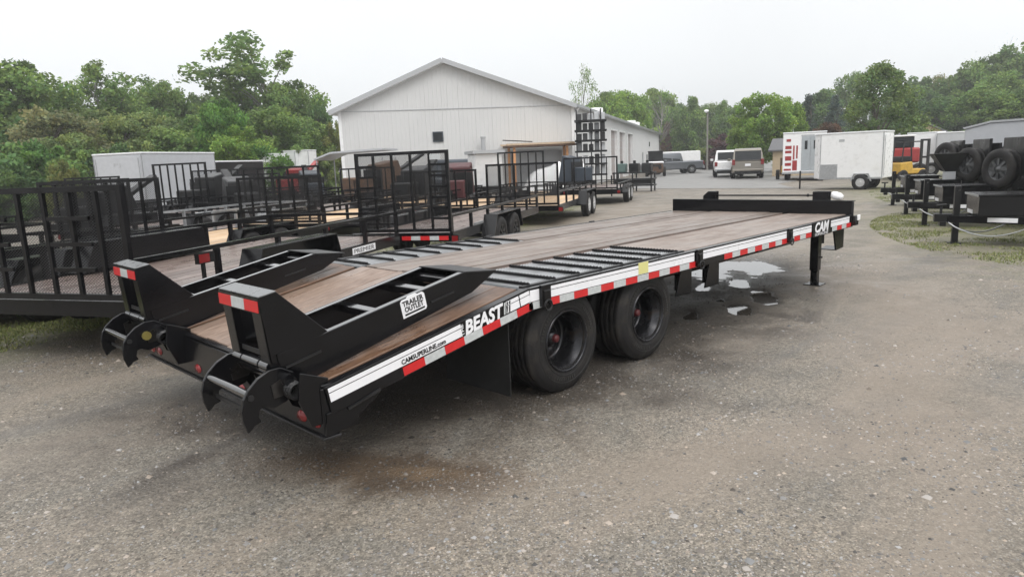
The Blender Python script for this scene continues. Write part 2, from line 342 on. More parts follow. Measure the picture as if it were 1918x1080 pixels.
def ground_material():
    m = bpy.data.materials.new('gravel_yard'); m.use_nodes = True; t = m.node_tree; n = t.nodes; b = n['Principled BSDF']; L = t.links.new
    co = n.new('ShaderNodeTexCoord').outputs['Object']
    def noise(sc, det=5, ro=.6, dist=0):
        q = n.new('ShaderNodeTexNoise'); q.inputs['Scale'].default_value = sc; q.inputs['Detail'].default_value = det; q.inputs['Roughness'].default_value = ro; q.inputs['Distortion'].default_value = dist; L(co, q.inputs['Vector']); return q.outputs[0]
    def rng_(s, a, b_, c=0, d=1):
        q = n.new('ShaderNodeMapRange'); q.inputs['From Min'].default_value = a; q.inputs['From Max'].default_value = b_; q.inputs['To Min'].default_value = c; q.inputs['To Max'].default_value = d; L(s, q.inputs['Value']); return q.outputs[0]
    def mix(f, a, b_):
        q = n.new('ShaderNodeMix'); q.data_type = 'RGBA'
        if isinstance(f, float): q.inputs[0].default_value = f
        else: L(f, q.inputs[0])
        for i, s in ((6, a), (7, b_)):
            if isinstance(s, tuple): q.inputs[i].default_value = (*s, 1)
            else: L(s, q.inputs[i])
        return q.outputs[2]
    def math_(op, a, b_):
        q = n.new('ShaderNodeMath'); q.operation = op
        for i, s in ((0, a), (1, b_)):
            if isinstance(s, (int, float)): q.inputs[i].default_value = s
            else: L(s, q.inputs[i])
        return q.outputs[0]
    def blob(cx, cy, rx, ry, ang, soft=.5, ns=None, amt=.6):
        mp = n.new('ShaderNodeMapping'); mp.vector_type = 'TEXTURE'; mp.inputs['Location'].default_value = (cx, cy, 0); mp.inputs['Rotation'].default_value = (0, 0, ang); mp.inputs['Scale'].default_value = (rx, ry, 1e3)
        L(co, mp.inputs[0]); ln = n.new('ShaderNodeVectorMath'); ln.operation = 'LENGTH'; L(mp.outputs[0], ln.inputs[0]); v = ln.outputs['Value']
        if ns is not None: v = math_('ADD', v, rng_(ns, .3, .7, -amt, amt))
        return rng_(v, 1-soft, 1+soft, 1, 0)
    big = noise(.35, 4); mid = noise(1.3, 5, .65, .6); fine = noise(26, 4, .7); vf = noise(95, 3, .8)
    c = mix(rng_(big, .35, .65), (.166, .140, .108), (.178, .155, .124))
    c = mix(rng_(mid, .42, .62), c, (.140, .126, .104))
    c = mix(rng_(noise(.8, 6, .6, 1.2), .55, .68, 0, .75), c, (.190, .160, .128))
    vo = n.new('ShaderNodeTexVoronoi'); vo.inputs['Scale'].default_value = 48; L(co, vo.inputs['Vector'])
    sp = n.new('ShaderNodeSeparateColor'); L(vo.outputs['Color'], sp.inputs[0])
    vo2 = n.new('ShaderNodeTexVoronoi'); vo2.inputs['Scale'].default_value = 130; L(co, vo2.inputs['Vector'])
    sp2 = n.new('ShaderNodeSeparateColor'); L(vo2.outputs['Color'], sp2.inputs[0])
    k = math_('MULTIPLY', rng_(sp.outputs[0], 0, 1, .76, 1.22), rng_(sp2.outputs[0], 0, 1, .55, 1.45))
    k = math_('MULTIPLY', k, rng_(fine, .3, .7, .8, 1.2))
    v = n.new('ShaderNodeVectorMath'); v.operation = 'SCALE'; L(c, v.inputs[0]); L(k, v.inputs['Scale']); c = v.outputs[0]
    # packed tracks and stone drifts that run along the driving direction
    mpt = n.new('ShaderNodeMapping'); mpt.inputs['Rotation'].default_value = (0, 0, R_(-38)); mpt.inputs['Scale'].default_value = (.16, 1.15, 1); L(co, mpt.inputs[0])
    trk = n.new('ShaderNodeTexNoise'); trk.inputs['Scale'].default_value = 1.5; trk.inputs['Detail'].default_value = 5; trk.inputs['Roughness'].default_value = .6; trk.inputs['Distortion'].default_value = .5; L(mpt.outputs[0], trk.inputs['Vector'])
    c = mix(rng_(trk.outputs[0], .50, .66, 0, .6), c, (.215, .180, .144)); c = mix(rng_(trk.outputs[0], .46, .34, 0, .5), c, (.120, .113, .103))
    c = mix(rng_(sp2.outputs[1], .965, .985, 0, .5), c, (.30, .285, .26))
    # wet mud stain beside the rear of the trailer and damp soil plus painted trailer shade under it
    mud = blob(-1.22, .16, .78, .24, -1.06, .35, mid, .45)
    c = mix(math_('MULTIPLY', mud, .85), c, (.092, .062, .038))
    c = mix(math_('MULTIPLY', blob(-1.04, -.20, .22, .07, -1.0, .4, mid, .3), .7), c, (.190, .130, .078))
    damp_shade = blob(1.7, 1.35, 3.7, 1.75, 0, .25, mid, .35)
    c = mix(math_('MULTIPLY', damp_shade, .8), c, (.045, .039, .034))
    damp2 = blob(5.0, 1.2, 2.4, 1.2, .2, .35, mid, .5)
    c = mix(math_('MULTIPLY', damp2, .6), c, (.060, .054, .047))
    # tan tyre tracks
    for a in ((2.2, -1.6, 2.6, .42, .35), (4.6, -1.1, 2.6, .5, .75), (12, 8, 6, 1.2, .5), (.4, -1.5, 1.5, .3, -.5)):
        c = mix(math_('MULTIPLY', blob(*a, .5, mid, .4), .6), c, (.200, .165, .130))
    # grass
    gn = noise(2.2, 6, .7); gn2 = noise(9, 4)
    g = None
    for a in ((13.5, -1.2, 5.5, 2.3, .42), (25, 3.2, 8, 2.6, .42), (-1.2, 6.5, 2.2, .95, .5), (10.5, 10.6, 7.5, 1.0, .42), (36, 4, 14, 3.6, .35), (3.5, 11, 7, 1.2, .5), (4, 17, 12, 1.8, .5), (38.5, 14.2, 2.6, 1.1, .3), (19, 0, 9, 1.2, .4)):
        s = blob(*a, .6, gn, .75); g = s if g is None else math_('MAXIMUM', g, s)
    gf = math_('MULTIPLY', g, rng_(gn, .30, .52))
    c = mix(math_('MULTIPLY', gf, .85), c, mix(rng_(gn2, .35, .65), (.100, .125, .040), (.185, .180, .085)))
    L(c, b.inputs['Base Color'])
    sz = n.new('ShaderNodeSeparateXYZ'); L(co, sz.inputs[0]); low = rng_(sz.outputs['Z'], .0, -.012, 0, 1)
    c = mix(math_('MULTIPLY', low, .8), c, (.036, .031, .027)); L(c, b.inputs['Base Color'])
    wet = math_('MAXIMUM', math_('MAXIMUM', mud, damp_shade), math_('MAXIMUM', damp2, math_('MULTIPLY', low, 2.0)))
    ro = rng_(mid, .35, .65, .50, .78)
    ro = math_('SUBTRACT', ro, math_('MULTIPLY', wet, .18)); L(ro, b.inputs['Roughness'])
    hgt = math_('ADD', math_('MULTIPLY', rng_(vo.outputs['Distance'], 0, .6, 1, 0), .6), math_('ADD', math_('MULTIPLY', fine, .8), math_('MULTIPLY', vf, .4)))
    bp = n.new('ShaderNodeBump'); bp.inputs['Strength'].default_value = .55; bp.inputs['Distance'].default_value = .012; L(hgt, bp.inputs['Height']); L(bp.outputs[0], b.inputs['Normal'])
    return m
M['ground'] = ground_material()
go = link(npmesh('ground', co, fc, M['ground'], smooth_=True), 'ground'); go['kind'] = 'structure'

# puddle water: level sheet that shows only where the ground dips below it
wm = bpy.data.materials.new('puddle_water'); wm.use_nodes = True; b = wm.node_tree.nodes['Principled BSDF']
b.inputs['Base Color'].default_value = (.055, .048, .04, 1); b.inputs['Roughness'].default_value = .03; b.inputs['IOR'].default_value = 1.33; b.inputs['Coat Weight'].default_value = .6
nb = wm.node_tree.nodes.new('ShaderNodeTexNoise'); nb.inputs['Scale'].default_value = 7; bpn = wm.node_tree.nodes.new('ShaderNodeBump'); bpn.inputs['Strength'].default_value = .05; bpn.inputs['Distance'].default_value = .01
wm.node_tree.links.new(nb.outputs[0], bpn.inputs['Height']); wm.node_tree.links.new(bpn.outputs[0], b.inputs['Normal'])
wo = MB().add([(2.4, -.4, -.0155), (8.5, -.4, -.0155), (8.5, 3.4, -.0155), (2.4, 3.4, -.0155)], [(0, 1, 2, 3)]).obj('puddle_water', wm); wo['kind'] = 'structure'

# asphalt lane beyond the yard
am = mat('wet_asphalt', (.185, .18, .172), .55, var=.12, vscale=.5, bump=.2, bscale=30)
A = [(27.6, 21.5), (27.3, 9.6), (31.5, 12.2), (41, 13.6), (62, 17), (120, 22), (170, 60), (90, 52), (60, 37), (40, 26.5)]
ao = MB().add([(x, y, .012) for x, y in A], [tuple(range(len(A)))]).obj('asphalt_lane', am); ao['kind'] = 'structure'
mk = MB(); mk.add([(27.18, 21.5, .018), (27.30, 21.5, .018), (27.30, 9.2, .018), (27.18, 9.2, .018)], [(0, 3, 2, 1)])
mk.obj('asphalt_joint', mat('tar_joint', (.045, .045, .045), .6), kind='structure')

# loose stones
def scatter_stones(n):
    d = rng.uniform(0, 1, n)**1.6*11+1.0; a = rng.uniform(R_(-2), R_(92), n)
    x = CAM[0]+d*np.cos(a); y = CAM[1]+d*np.sin(a)
    keep = (wob(x, y, 1.1, 1)+wob(x, y, 3.1, 2)+rng.normal(0, .55, n) > .0)
    x, y, d = x[keep], y[keep], d[keep]; n = len(x)
    s = np.exp(rng.normal(math.log(.0042), .50, n)); s = np.where(rng.uniform(0, 1, n) < .012, s*2.6, s); s = np.clip(s, .002, .026)*(.8+.05*d)
    base = np.array([(1, 0, 0), (0, 1, 0), (-1, 0, 0), (0, -1, 0), (0, 0, 1)], float)
    v = base[None]*rng.uniform(.6, 1.3, (n, 5, 1)); v[:, :, 2] *= .6
    an = rng.uniform(0, 6.28, n); c, s_ = np.cos(an), np.sin(an)
    vx = v[:, :, 0]*c[:, None]-v[:, :, 1]*s_[:, None]; vy = v[:, :, 0]*s_[:, None]+v[:, :, 1]*c[:, None]
    v = np.stack([vx, vy, v[:, :, 2]], -1)*s[:, None, None]+np.stack([x, y, gz(x, y)-s*.02], -1)[:, None]
    f = np.array([(0, 1, 4), (1, 2, 4), (2, 3, 4), (3, 0, 4)])
    fc = (f[None]+(np.arange(n)*5)[:, None, None]).reshape(-1, 3)
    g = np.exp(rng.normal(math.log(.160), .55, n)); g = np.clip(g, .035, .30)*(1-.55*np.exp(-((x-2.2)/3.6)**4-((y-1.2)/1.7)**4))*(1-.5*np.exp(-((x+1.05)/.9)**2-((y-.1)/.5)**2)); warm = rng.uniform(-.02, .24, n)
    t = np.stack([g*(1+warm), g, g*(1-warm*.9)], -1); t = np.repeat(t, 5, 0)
    return npmesh('gravel', v.reshape(-1, 3), fc, M['stone'], t)
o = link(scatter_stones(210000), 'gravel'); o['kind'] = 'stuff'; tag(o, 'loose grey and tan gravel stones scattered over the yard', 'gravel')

# grass blades
def grass(patches, n, name, label):
    P = []
    for (cx, cy, rx, ry, a), k in patches:
        q = int(n*k); r = np.sqrt(rng.uniform(0, 1, q)); t = rng.uniform(0, 6.28, q)
        u, v = r*rx*np.cos(t), r*ry*np.sin(t); P.append(np.stack([cx+u*math.cos(a)-v*math.sin(a), cy+u*math.sin(a)+v*math.cos(a)], -1))
    P = np.concatenate(P); nz = wob(P[:, 0], P[:, 1], 1.9, 1)+wob(P[:, 0], P[:, 1], 5, 3); P = P[nz+rng.normal(0, .3, len(P)) > .05]; n = len(P)
    h = rng.uniform(.012, .04, n); wd = rng.uniform(.004, .009, n); a = rng.uniform(0, 6.28, n); ln = rng.uniform(-.03, .03, (n, 2))
    z = gz(P[:, 0], P[:, 1]); dx, dy = np.cos(a)*wd, np.sin(a)*wd
    v = np.stack([np.stack([P[:, 0]-dx, P[:, 1]-dy, z], -1), np.stack([P[:, 0]+dx, P[:, 1]+dy, z], -1), np.stack([P[:, 0]+ln[:, 0], P[:, 1]+ln[:, 1], z+h], -1)], 1).reshape(-1, 3)
    g = rng.uniform(.7, 1.3, n); y = rng.uniform(0, 1, n)
    t = np.stack([(.11+.13*y)*g, (.16+.07*y)*g, (.035+.05*y)*g], -1); t = np.repeat(t, 3, 0)
    o = link(npmesh(name, v, np.arange(3*n).reshape(-1, 3), M['grass'], t), name); o['kind'] = 'stuff'; tag(o, label, 'grass')
grass([((12.5, -.6, 5, 2.3, .42), .45), ((22, 2.6, 8, 2, .42), .3), ((-1.2, 6.5, 2.2, .95, .5), .16), ((10.5, 10.6, 7, .9, .42), .15)], 120000, 'grass', 'short patchy yellow-green grass growing through the gravel under the trailers')

# ================================================================== MAIN TRAILER (deck break at x=0, tail towards -x, near side y=0)
beast = thing('flatbed_trailer', 'long black deckover trailer with wooden deck, white side stripe and two folded ramps', 'trailer')
ZD = .829; SL = .173; WD = 2.58; XF = 5.86; XR = -1.49
BT = Matrix.Translation((0, 0, ZD)) @ Matrix.Rotation(-SL, 4, 'Y')      # beavertail frame: x<0 runs down the slope
SR = XR/math.cos(SL)                                                     # rear end along the slope
def plank(x0, x1, y0, y1, m, mt=None, z=0, th=.04, rough=.004):
    mb = MB(); n = 2; j = random.uniform(-.003, .003)
    mb.box(x0, x1, y0, y1, z-th, z+j, mt)
    return mb.obj('plank', m, beast, .004)
def planks(x0, x1, y0, y1, n, m, mt=None, z=0):
    wd = (y1-y0)/n
    for i in range(n):
        d = random.uniform(-.012, .012)
        plank(x0+d, x1+random.uniform(-.008, .008), y0+i*wd+.003, y0+(i+1)*wd-.003, m, mt, z)
ZB = ZD-.002
planks(2.03, XF-.02, .075, .80, 4, M['wood'], None, ZB)
planks(.02, XF-.02, .875, 1.885, 6, M['wood'], None, ZB+.004)
planks(2.03, XF-.02, 1.955, 2.505, 3, M['wood'], None, ZB)
planks(SR+.01, -.03, .075, .80, 4, M['wood_or'], BT, .0)
planks(SR+.03, -.02, .875, 1.885, 6, M['wood_mid'], BT, .004)
planks(SR+.01, -.03, 1.955, 2.505, 3, M['wood_or'], BT, .0)
# main beams and channels
for yc in (.838, 1.920):
    mb = MB(); mb.box(0, XF, yc-.03, yc+.03, .42, ZD-.012); mb.box(0, XF, yc-.085, yc+.085, .42, .436)
    mb.box(SR+.02, 0, yc-.03, yc+.03, -.20, -.012, BT); mb.obj('main_beam', M['rust'] if yc < 1 else M['black2'], beast, .003)
for i in range(14):
    x = .25+i*.42; MB().box(x-.02, x+.02, .04, WD-.04, ZD-.13, ZD-.045).obj('crossmember', M['black2'], beast)
for i in range(4):
    MB().box(-.3-i*.36, -.26-i*.36, .04, WD-.04, -.13, -.045, BT).obj('crossmember', M['black2'], beast)
for side, y in ((0, 0.0), (1, WD)):
    s = 1 if side == 0 else -1
    mb = MB(); mb.box(.0, XF, min(y, y+s*.012), max(y, y+s*.012), .676, ZD-.003); mb.box(0, XF, min(y+s*.0125, y+s*.07), max(y+s*.0125, y+s*.07), ZD-.022, ZD-.006); mb.box(0, XF, min(y+s*.0125, y+s*.06), max(y+s*.0125, y+s*.06), .676, .690)
    mb.obj('side_rail', M['black'], beast, .003)
    mb = MB(); mb.box(SR, 0, min(y, y+s*.012), max(y, y+s*.012), -.158, -.003, BT); mb.box(SR, 0, min(y+s*.0125, y+s*.07), max(y+s*.0125, y+s*.07), -.022, -.006, BT)
    mb.obj('side_rail', M['black'], beast, .003)
    pts = [(-1.505, .305), (-1.36, .335), (-1.17, .47), (-1.17, .49), (-1.46, .415), (-1.49, .415)]
    MB().poly_y([(-1.505, .300), (-1.37, .325), (-1.16, .455), (-1.16, .475), (-1.49, .425)][::-1], y+s*.003, y+s*.02).obj('corner_gusset', M['black'], beast, .002)
    MB().box(-1.37, -1.165, min(y-s*.012, y+s*.018), max(y-s*.012, y+s*.018), 0, .012, Matrix.Translation((0, 0, .0)) @ Matrix.Translation((-1.37, 0, .415)) @ Matrix.Rotation(-.26, 4, 'Y') @ Matrix.Translation((1.37, 0, 0))).obj('gusset_lip', M['steel_dark'], beast)
# decals on the near side
Y0 = -.0015
def strip(name, x0, x1, z0, z1, m, mt=None, y=Y0): return MB().box(x0, x1, y, y+.003, z0, z1, mt).obj(name, m, beast)
def zt(z): return z
for x0, x1 in ((.20, 2.06), (2.18, 3.92), (4.02, 4.57), (5.12, 5.73)):
    strip('white_stripe', x0, x1, .738, .785, M['stripe']); strip('white_stripe', x0, x1, .790, .812, M['stripe'])
for x0, x1 in ((SR+.01, -.60), (-.215, -.10), (-.09, .0)):
    strip('white_stripe', x0, x1, -.090, -.044, M['stripe'], BT); strip('white_stripe', x0, x1, -.039, -.016, M['stripe'], BT)
strip('white_stripe', .012, .10, .738, .812, M['stripe'])
P = .3048
for i in range(37):
    x = .15+i*P/2
    if x+.15 > XF-.03 or 4.56 < x+.1 < 5.14 or (2.10 < x < 2.55): continue
    strip('reflective_tape', x+.0005, x+P/2-.0005, .684, .734, M['red'] if i % 2 == 0 else M['white_tape'])
strip('reflective_tape', .0, .149, .684, .734, M['white_tape'])
for i in range(7):
    s = -.0-(i+1)*P/2+.017
    strip('reflective_tape', s+.0005, s+P/2-.0005, -.148, -.098, M['red'] if i % 2 == 0 else M['white_tape'], BT)
text('BEAST', .115, M['stripe'], BT @ Matrix.Translation((-.575, Y0, -.098)) @ TX, beast, shear=.25, offset=.004, width=.335)
text('THE', .034, M['stripe'], BT @ Matrix.Translation((-.582, Y0, -.092)) @ TX @ Matrix.Rotation(PI/2, 4, 'Z'), beast, width=.07)
for k in range(3):
    MB().poly_y([(-.235+k*.022-.012, -.09), (-.222+k*.022-.012, -.09), (-.205+k*.022-.012, -.018), (-.218+k*.022-.012, -.018)], Y0, Y0+.003, BT).obj('slash_mark', M['white_tape'], beast)
text('CAMSUPERLINE.com', .038, M['decal_black'], BT @ Matrix.Translation((-1.05, Y0-.002, -.082)) @ TX, beast, width=.32, offset=.0008)
MB().box(4.585, 5.105, -.012, .0, .674, .838).obj('name_plate', M['decal_black'], beast, .002)
text('CAM', .15, M['stripe'], Matrix.Translation((4.64, -.0135, .715)) @ TX, beast, shear=.2, offset=.006, width=.40)
text('SUPERLINE', .04, M['stripe'], Matrix.Translation((4.64, -.0135, .683)) @ TX, beast, width=.38)
for xs in (4.66, 4.68): pass
# stake pockets with D-rings
for side, y, s in ((0, 0, -1), (1, WD, 1)):
    for x in (.145, 2.12, 3.97):
        mb = MB(); ya, yb = sorted((y+s*.0, y+s*.028))
        mb.box(x-.045, x+.045, ya, yb, .69, .835); mb.box(x-.03, x+.03, min(y+s*.0285, y+s*.036), max(y+s*.0285, y+s*.036), .72, .8)
        o = mb.obj('stake_pocket', M['black'], beast, .004)
        rg = MB(); pts = [Vector((x+.035*math.cos(t), y+s*.04, .700+.035*math.sin(t))) for t in np.linspace(0, 2*PI, 13)]; rg.path(pts, .007); rg.obj('ring', M['steel_dark'], o)
strip('warning_sticker', 1.23, 1.36, .742, .83, mat('yellow_label', (.65, .62, .25), .5), None, -.004)
# clearance marker stub
MB().box(3.25, 3.38, -.012, .03, .665, .683).obj('marker_light', M['steel_dark'], beast)
MB().box(2.2, 2.52, .015, .05, .672, .738).obj('junction_box', M['brown'], beast, .003)
# drive-over gratings
def sawbar(x, y0, y1, h=.020):
    n = int((y1-y0)/.03); pts = [(y0, 0), (y1, 0)]
    for i in range(n, 0, -1):
        yy = y0+(y1-y0)*i/n; pts += [(yy, h*.6), (yy-(y1-y0)/n*.5, h)]
    pts.append((y0, h*.6)); return MB().poly_x([(a, b_+ZD-.004) for a, b_ in pts], x-.006, x+.006)
for side, (y0, y1) in enumerate(((.075, .80), (1.955, 2.505))):
    MB().box(.02, 2.02, y0, y1, ZD-.022, ZD-.014).obj('grating_plate', M['grate'], beast)
    st_ = MB(); strands(st_, 1.99, y1-y0, .030, .012, Matrix.Translation((.025, y0, ZD-.010)), .7, .0015); st_.obj('expanded_metal', M['galv'], beast, kind='stuff')
    for i in range(8):
        x = .10+i*.262
        if x > 2.0: break
        o = sawbar(x, y0+.01, y1-.01).obj('grip_bar', M['black'], beast)
        MB().box(x+.008, x+.026, y0+.01, y1-.01, ZD-.012, ZD-.002).obj('bar_flange', M['steel_dark'], o)
    MB().box(.02, 2.02, y0-.004 if side == 0 else y1-.03, y0+.03 if side == 0 else y1+.004, ZD-.012, ZD+.001).obj('grating_edge', M['steel_dark'], beast)
# rear header with lights
mb = MB(); mb.box(-1.505, -1.46, .02, WD-.02, .305, .555); mb.box(-1.50, -1.40, .02, WD-.02, .56, .572)
mb.obj('rear_header', M['black'], beast, .005)
MB().box(-1.52, -1.42, .0, WD, .292, .304).obj('header_lip', M['steel_dark'], beast, .002)
for y in (.10, .24, 2.34, 2.48, .96, 1.62):
    q = MB(); q.lathe([(0, -.012), (.04, -.008), (.050, 0)], 16, Matrix.Translation((-1.506, y, .365)) @ Matrix.Rotation(PI/2, 4, 'Z') @ Matrix.Diagonal((1.0, 1, .62, 1)) @ Matrix.Rotation(PI, 4, 'Z'))
    q.lathe([(0, -.012), (.04, -.008), (.050, 0)], 16, Matrix.Translation((-1.506, y, .365)) @ Matrix.Rotation(-PI/2, 4, 'Z') @ Matrix.Diagonal((1.0, 1, .62, 1)) @ Matrix.Rotation(PI, 4, 'Z'))
    q.obj('tail_light', M['redlens'], beast)
for y in (.045, WD-.05):
    MB().box(-1.50, -1.30, y-.03, y+.03, .31, .555).obj('corner_box', M['black'], beast, .006)
# bulkhead and front furniture
mb = MB(); mb.box(XF, XF+.012, .0, 2.55, ZD-.14, .985); mb.box(XF-.0, XF+.06, 0, 2.55, .985, .995); mb.obj('bulkhead', M['black'], beast, .003)
MB().box(XF-.03, XF-.001, -.005, .015, ZD, .985).obj('bulkhead_end', M['steel_dark'], beast, .003)
for y in (.335, 1.895):
    MB().poly_x([(y, .83), (y+.20, .83), (y+.20, 1.10 if y < 1 else 1.04), (y+.12, 1.105), (y, 1.105)], XF+.075, XF+.17).obj('winch_post', M['black'], beast, .006)
MB().tube((XF+.12, .55, 1.05), (XF+.12, 1.9, 1.045), .011).tube((XF+.12, .60, 1.05), (XF+.12, .62, 1.05), .02).obj('winch_rod', M['black'], beast)
bag = MB(); bag.lathe([(0, -.075), (.03, -.07), (.052, -.03), (.05, .02), (.035, .06), (.015, .075), (0, .08)], 12, Matrix.Translation((XF+.12, .245, 1.045)) @ Matrix.Rotation(.35, 4, 'X'))
bo = bag.obj('cable_bag', M['plastic_white']); tag(bo, 'white plastic bag tied over the cable end at the front of the long trailer', 'bag')
dm = bo.modifiers.new('d', 'DISPLACE'); tx_ = bpy.data.textures.new('n', 'CLOUDS'); tx_.noise_scale = .04; dm.texture = tx_; dm.strength = .03
MB().box(XF-.06, XF+.06, -.045, -.0125, .695, .815).obj('corner_bracket', M['black'], beast, .004)
MB().box(XF-.01, XF+.07, -.062, -.046, .755, .82).obj('marker_light', M['plastic_white'], beast, .004)
MB().poly_y([(5.62, .70), (5.98, .70), (5.98, .40), (5.74, .385)], .14, .16).poly_y([(5.74, .385), (5.98, .40), (5.98, .41), (5.74, .395)], .1605, .35).obj('front_gusset', M['black'], beast, .003)
# jack legs, tongue
for y in (.25, 2.33):
    j = MB(); j.box(5.32, 5.42, y-.05, y+.05, .18, .68); j.box(5.33, 5.41, y-.04, y+.04, .01, .18)
    jo = j.obj('jack_leg', M['black'], beast, .005)
    MB().box(5.27, 5.47, y-.10, y+.10, -.0, .012).obj('jack_foot', M['black'], jo)
    MB().tube((5.425, y-.02, .36), (5.46, y-.02, .36), .012).tube((5.40, y-.055, .34), (5.40, y-.07, .34), .012).obj('jack_pin', M['steel_dark'], jo)
for s in (-1, 1):
    MB().bar((XF-.1, 1.29+s*.95, .55), (XF+1.45, 1.29+s*.09, .55), .08, .18).obj('tongue_beam', M['black'], beast, .004)
MB().box(XF+1.3, XF+1.75, 1.24, 1.34, .47, .63).obj('coupler', M['black'], beast, .006)
MB().poly_x([(.9, .64), (1.68, .64), (1.68, .80), (1.5, .84), (1.08, .84), (.9, .80)], XF+.35, XF+.8).obj('toolbox', M['black2'], beast, .008)
# hanging mounting plates under the deck
for x in (2.86, 3.44):
    MB().poly_y([(x+.15, .66), (x+.30, .66), (x+.30, .22), (x, .22)], .66, .678).poly_y([(x+.29, .66), (x+.30, .66), (x+.30, .22), (x+.29, .22)], .6785, .86).obj('hanger_plate', M['black'], beast, .002)
MB().tube((3.12, .75, .42), (3.6, .75, .42), .01).obj('hanger_rod', M['steel_dark'], beast)
# axles and dual wheels
RT = .375
tyre = MB(); hw = .11
prof = [(.205, -hw+.004), (.225, -hw-.004), (.27, -hw-.010), (.32, -hw-.008), (.350, -hw+.006), (.366, -hw+.026)]
for k in range(4):
    a, b_ = -hw+.030+k*.0475, -hw+.030+k*.0475+.036
    prof += [(RT, a), (RT, b_), (RT-.0035, b_+.003), (RT-.0035, b_+.008)]
prof = prof[:-2]+[(.366, hw-.02), (.350, hw-.006), (.32, hw+.008), (.27, hw+.010), (.225, hw+.004), (.205, hw-.004), (.19, 0), (.205, -hw+.004)]
tyre.lathe(prof, 56); tyre_me = tyre.mesh('tyre', M['rubber'])
def rimmesh(outward, m):
    s = outward; r = MB()  # outer wheel: dished deep inwards
    r.lathe([(.226, s*-.110), (.222, s*-.122), (.214, s*-.124), (.208, s*-.112), (.206, s*-.096), (.192, s*-.086), (.188, s*-.060), (.176, s*-.050), (.172, s*.005), (.178, s*.020), (.180, s*.065), (.168, s*.082), (.150, s*.086), (.135, s*.070), (.095, s*.068), (.085, s*.080), (.06, s*.080), (.058, s*.075)], 48)
    return r.mesh('rim', m)
rim_o = rimmesh(1, M['rim']); rim_i = rimmesh(-1, M['rim'])
hubm = MB(); hubm.lathe([(.075, .10), (.072, .035), (.05, .02), (.045, .0), (0, -.002)], 20); hub_me = hubm.mesh('hub', M['rim'])
capm = MB(); capm.lathe([(.030, 0), (.028, -.022), (.015, -.03), (0, -.031)], 18); cap_me = capm.mesh('hub_cap', M['hub'])
boltm = MB()
for k in range(8): t = 2*PI*k/8; boltm.tube((.10*math.cos(t), .092, .10*math.sin(t)), (.10*math.cos(t), .068, .10*math.sin(t)), .012, 6)
bolt_me = boltm.mesh('wheel_nuts', M['steel_dark'])
sw = MB()
for rr, n0 in ((.300, 0), (.245, 1)):
    sw.lathe([(rr-.002, -hw-.0095), (rr, -hw-.0125), (rr+.002, -hw-.0095)], 48)
for t0 in (.3, 2.4, 4.4):
    for k in range(9):
        t = t0+k*.085; q = Matrix.Rotation(-t, 4, 'Y'); sw.box(.262, .286, -hw-.0135, -hw-.008, -.007, .004+.003*(k % 2), q)
for k in range(0): sw.box(.347, .3725, -hw+.000, -hw+.014, -.009, .009, Matrix.Rotation(2*PI*k/44, 4, 'Y'))
sw_me = sw.mesh('sidewall_marks', M['sidewall'])
for xa in (.455, 1.473):
    MB().tube((xa, .5, RT), (xa, WD-.5, RT), .055, 12).obj('axle', M['black2'], beast)
    for y, sg in ((.19, 1), (.46, 2), (WD-.19, -1), (WD-.46, -2)):
        wl = link(tyre_me, 'wheel', beast, loc=(xa, y, RT)); wl.rotation_euler = (0, random.uniform(0, 6), 0)
        ro = link(rim_o if sg in (1, -2) else rim_i, 'rim', wl)
        if abs(sg) == 1:
            rz = 0 if sg == 1 else PI
            so_ = link(sw_me, 'sidewall_marks', wl, rot=(0, 0, rz)); so_['kind'] = 'stuff'; h = link(hub_me, 'hub', wl, rot=(0, 0, rz)); link(cap_me, 'hub_cap', wl, rot=(0, 0, rz)); link(bolt_me, 'wheel_nuts', wl, rot=(0, 0, rz))
for y in (.095, WD-.095-.65):
    MB().box(-.105, -.097, y, y+.65, .11, .70).obj('mud_flap', M['flap'], beast)
for y in (.85, 1.9):
    for xa in (.455, 1.473):
        for k in range(4): MB().box(xa-.38+k*.05, xa+.38-k*.05, y-.03, y+.03, .44+k*-.0-.012*k-.02, .44-.012*k-.010).obj('leaf_spring', M['steel_dark'], beast)
MB().tube((.963, .82, .45), (.963, 1.95, .45), .03).obj('equaliser_bar', M['black2'], beast)

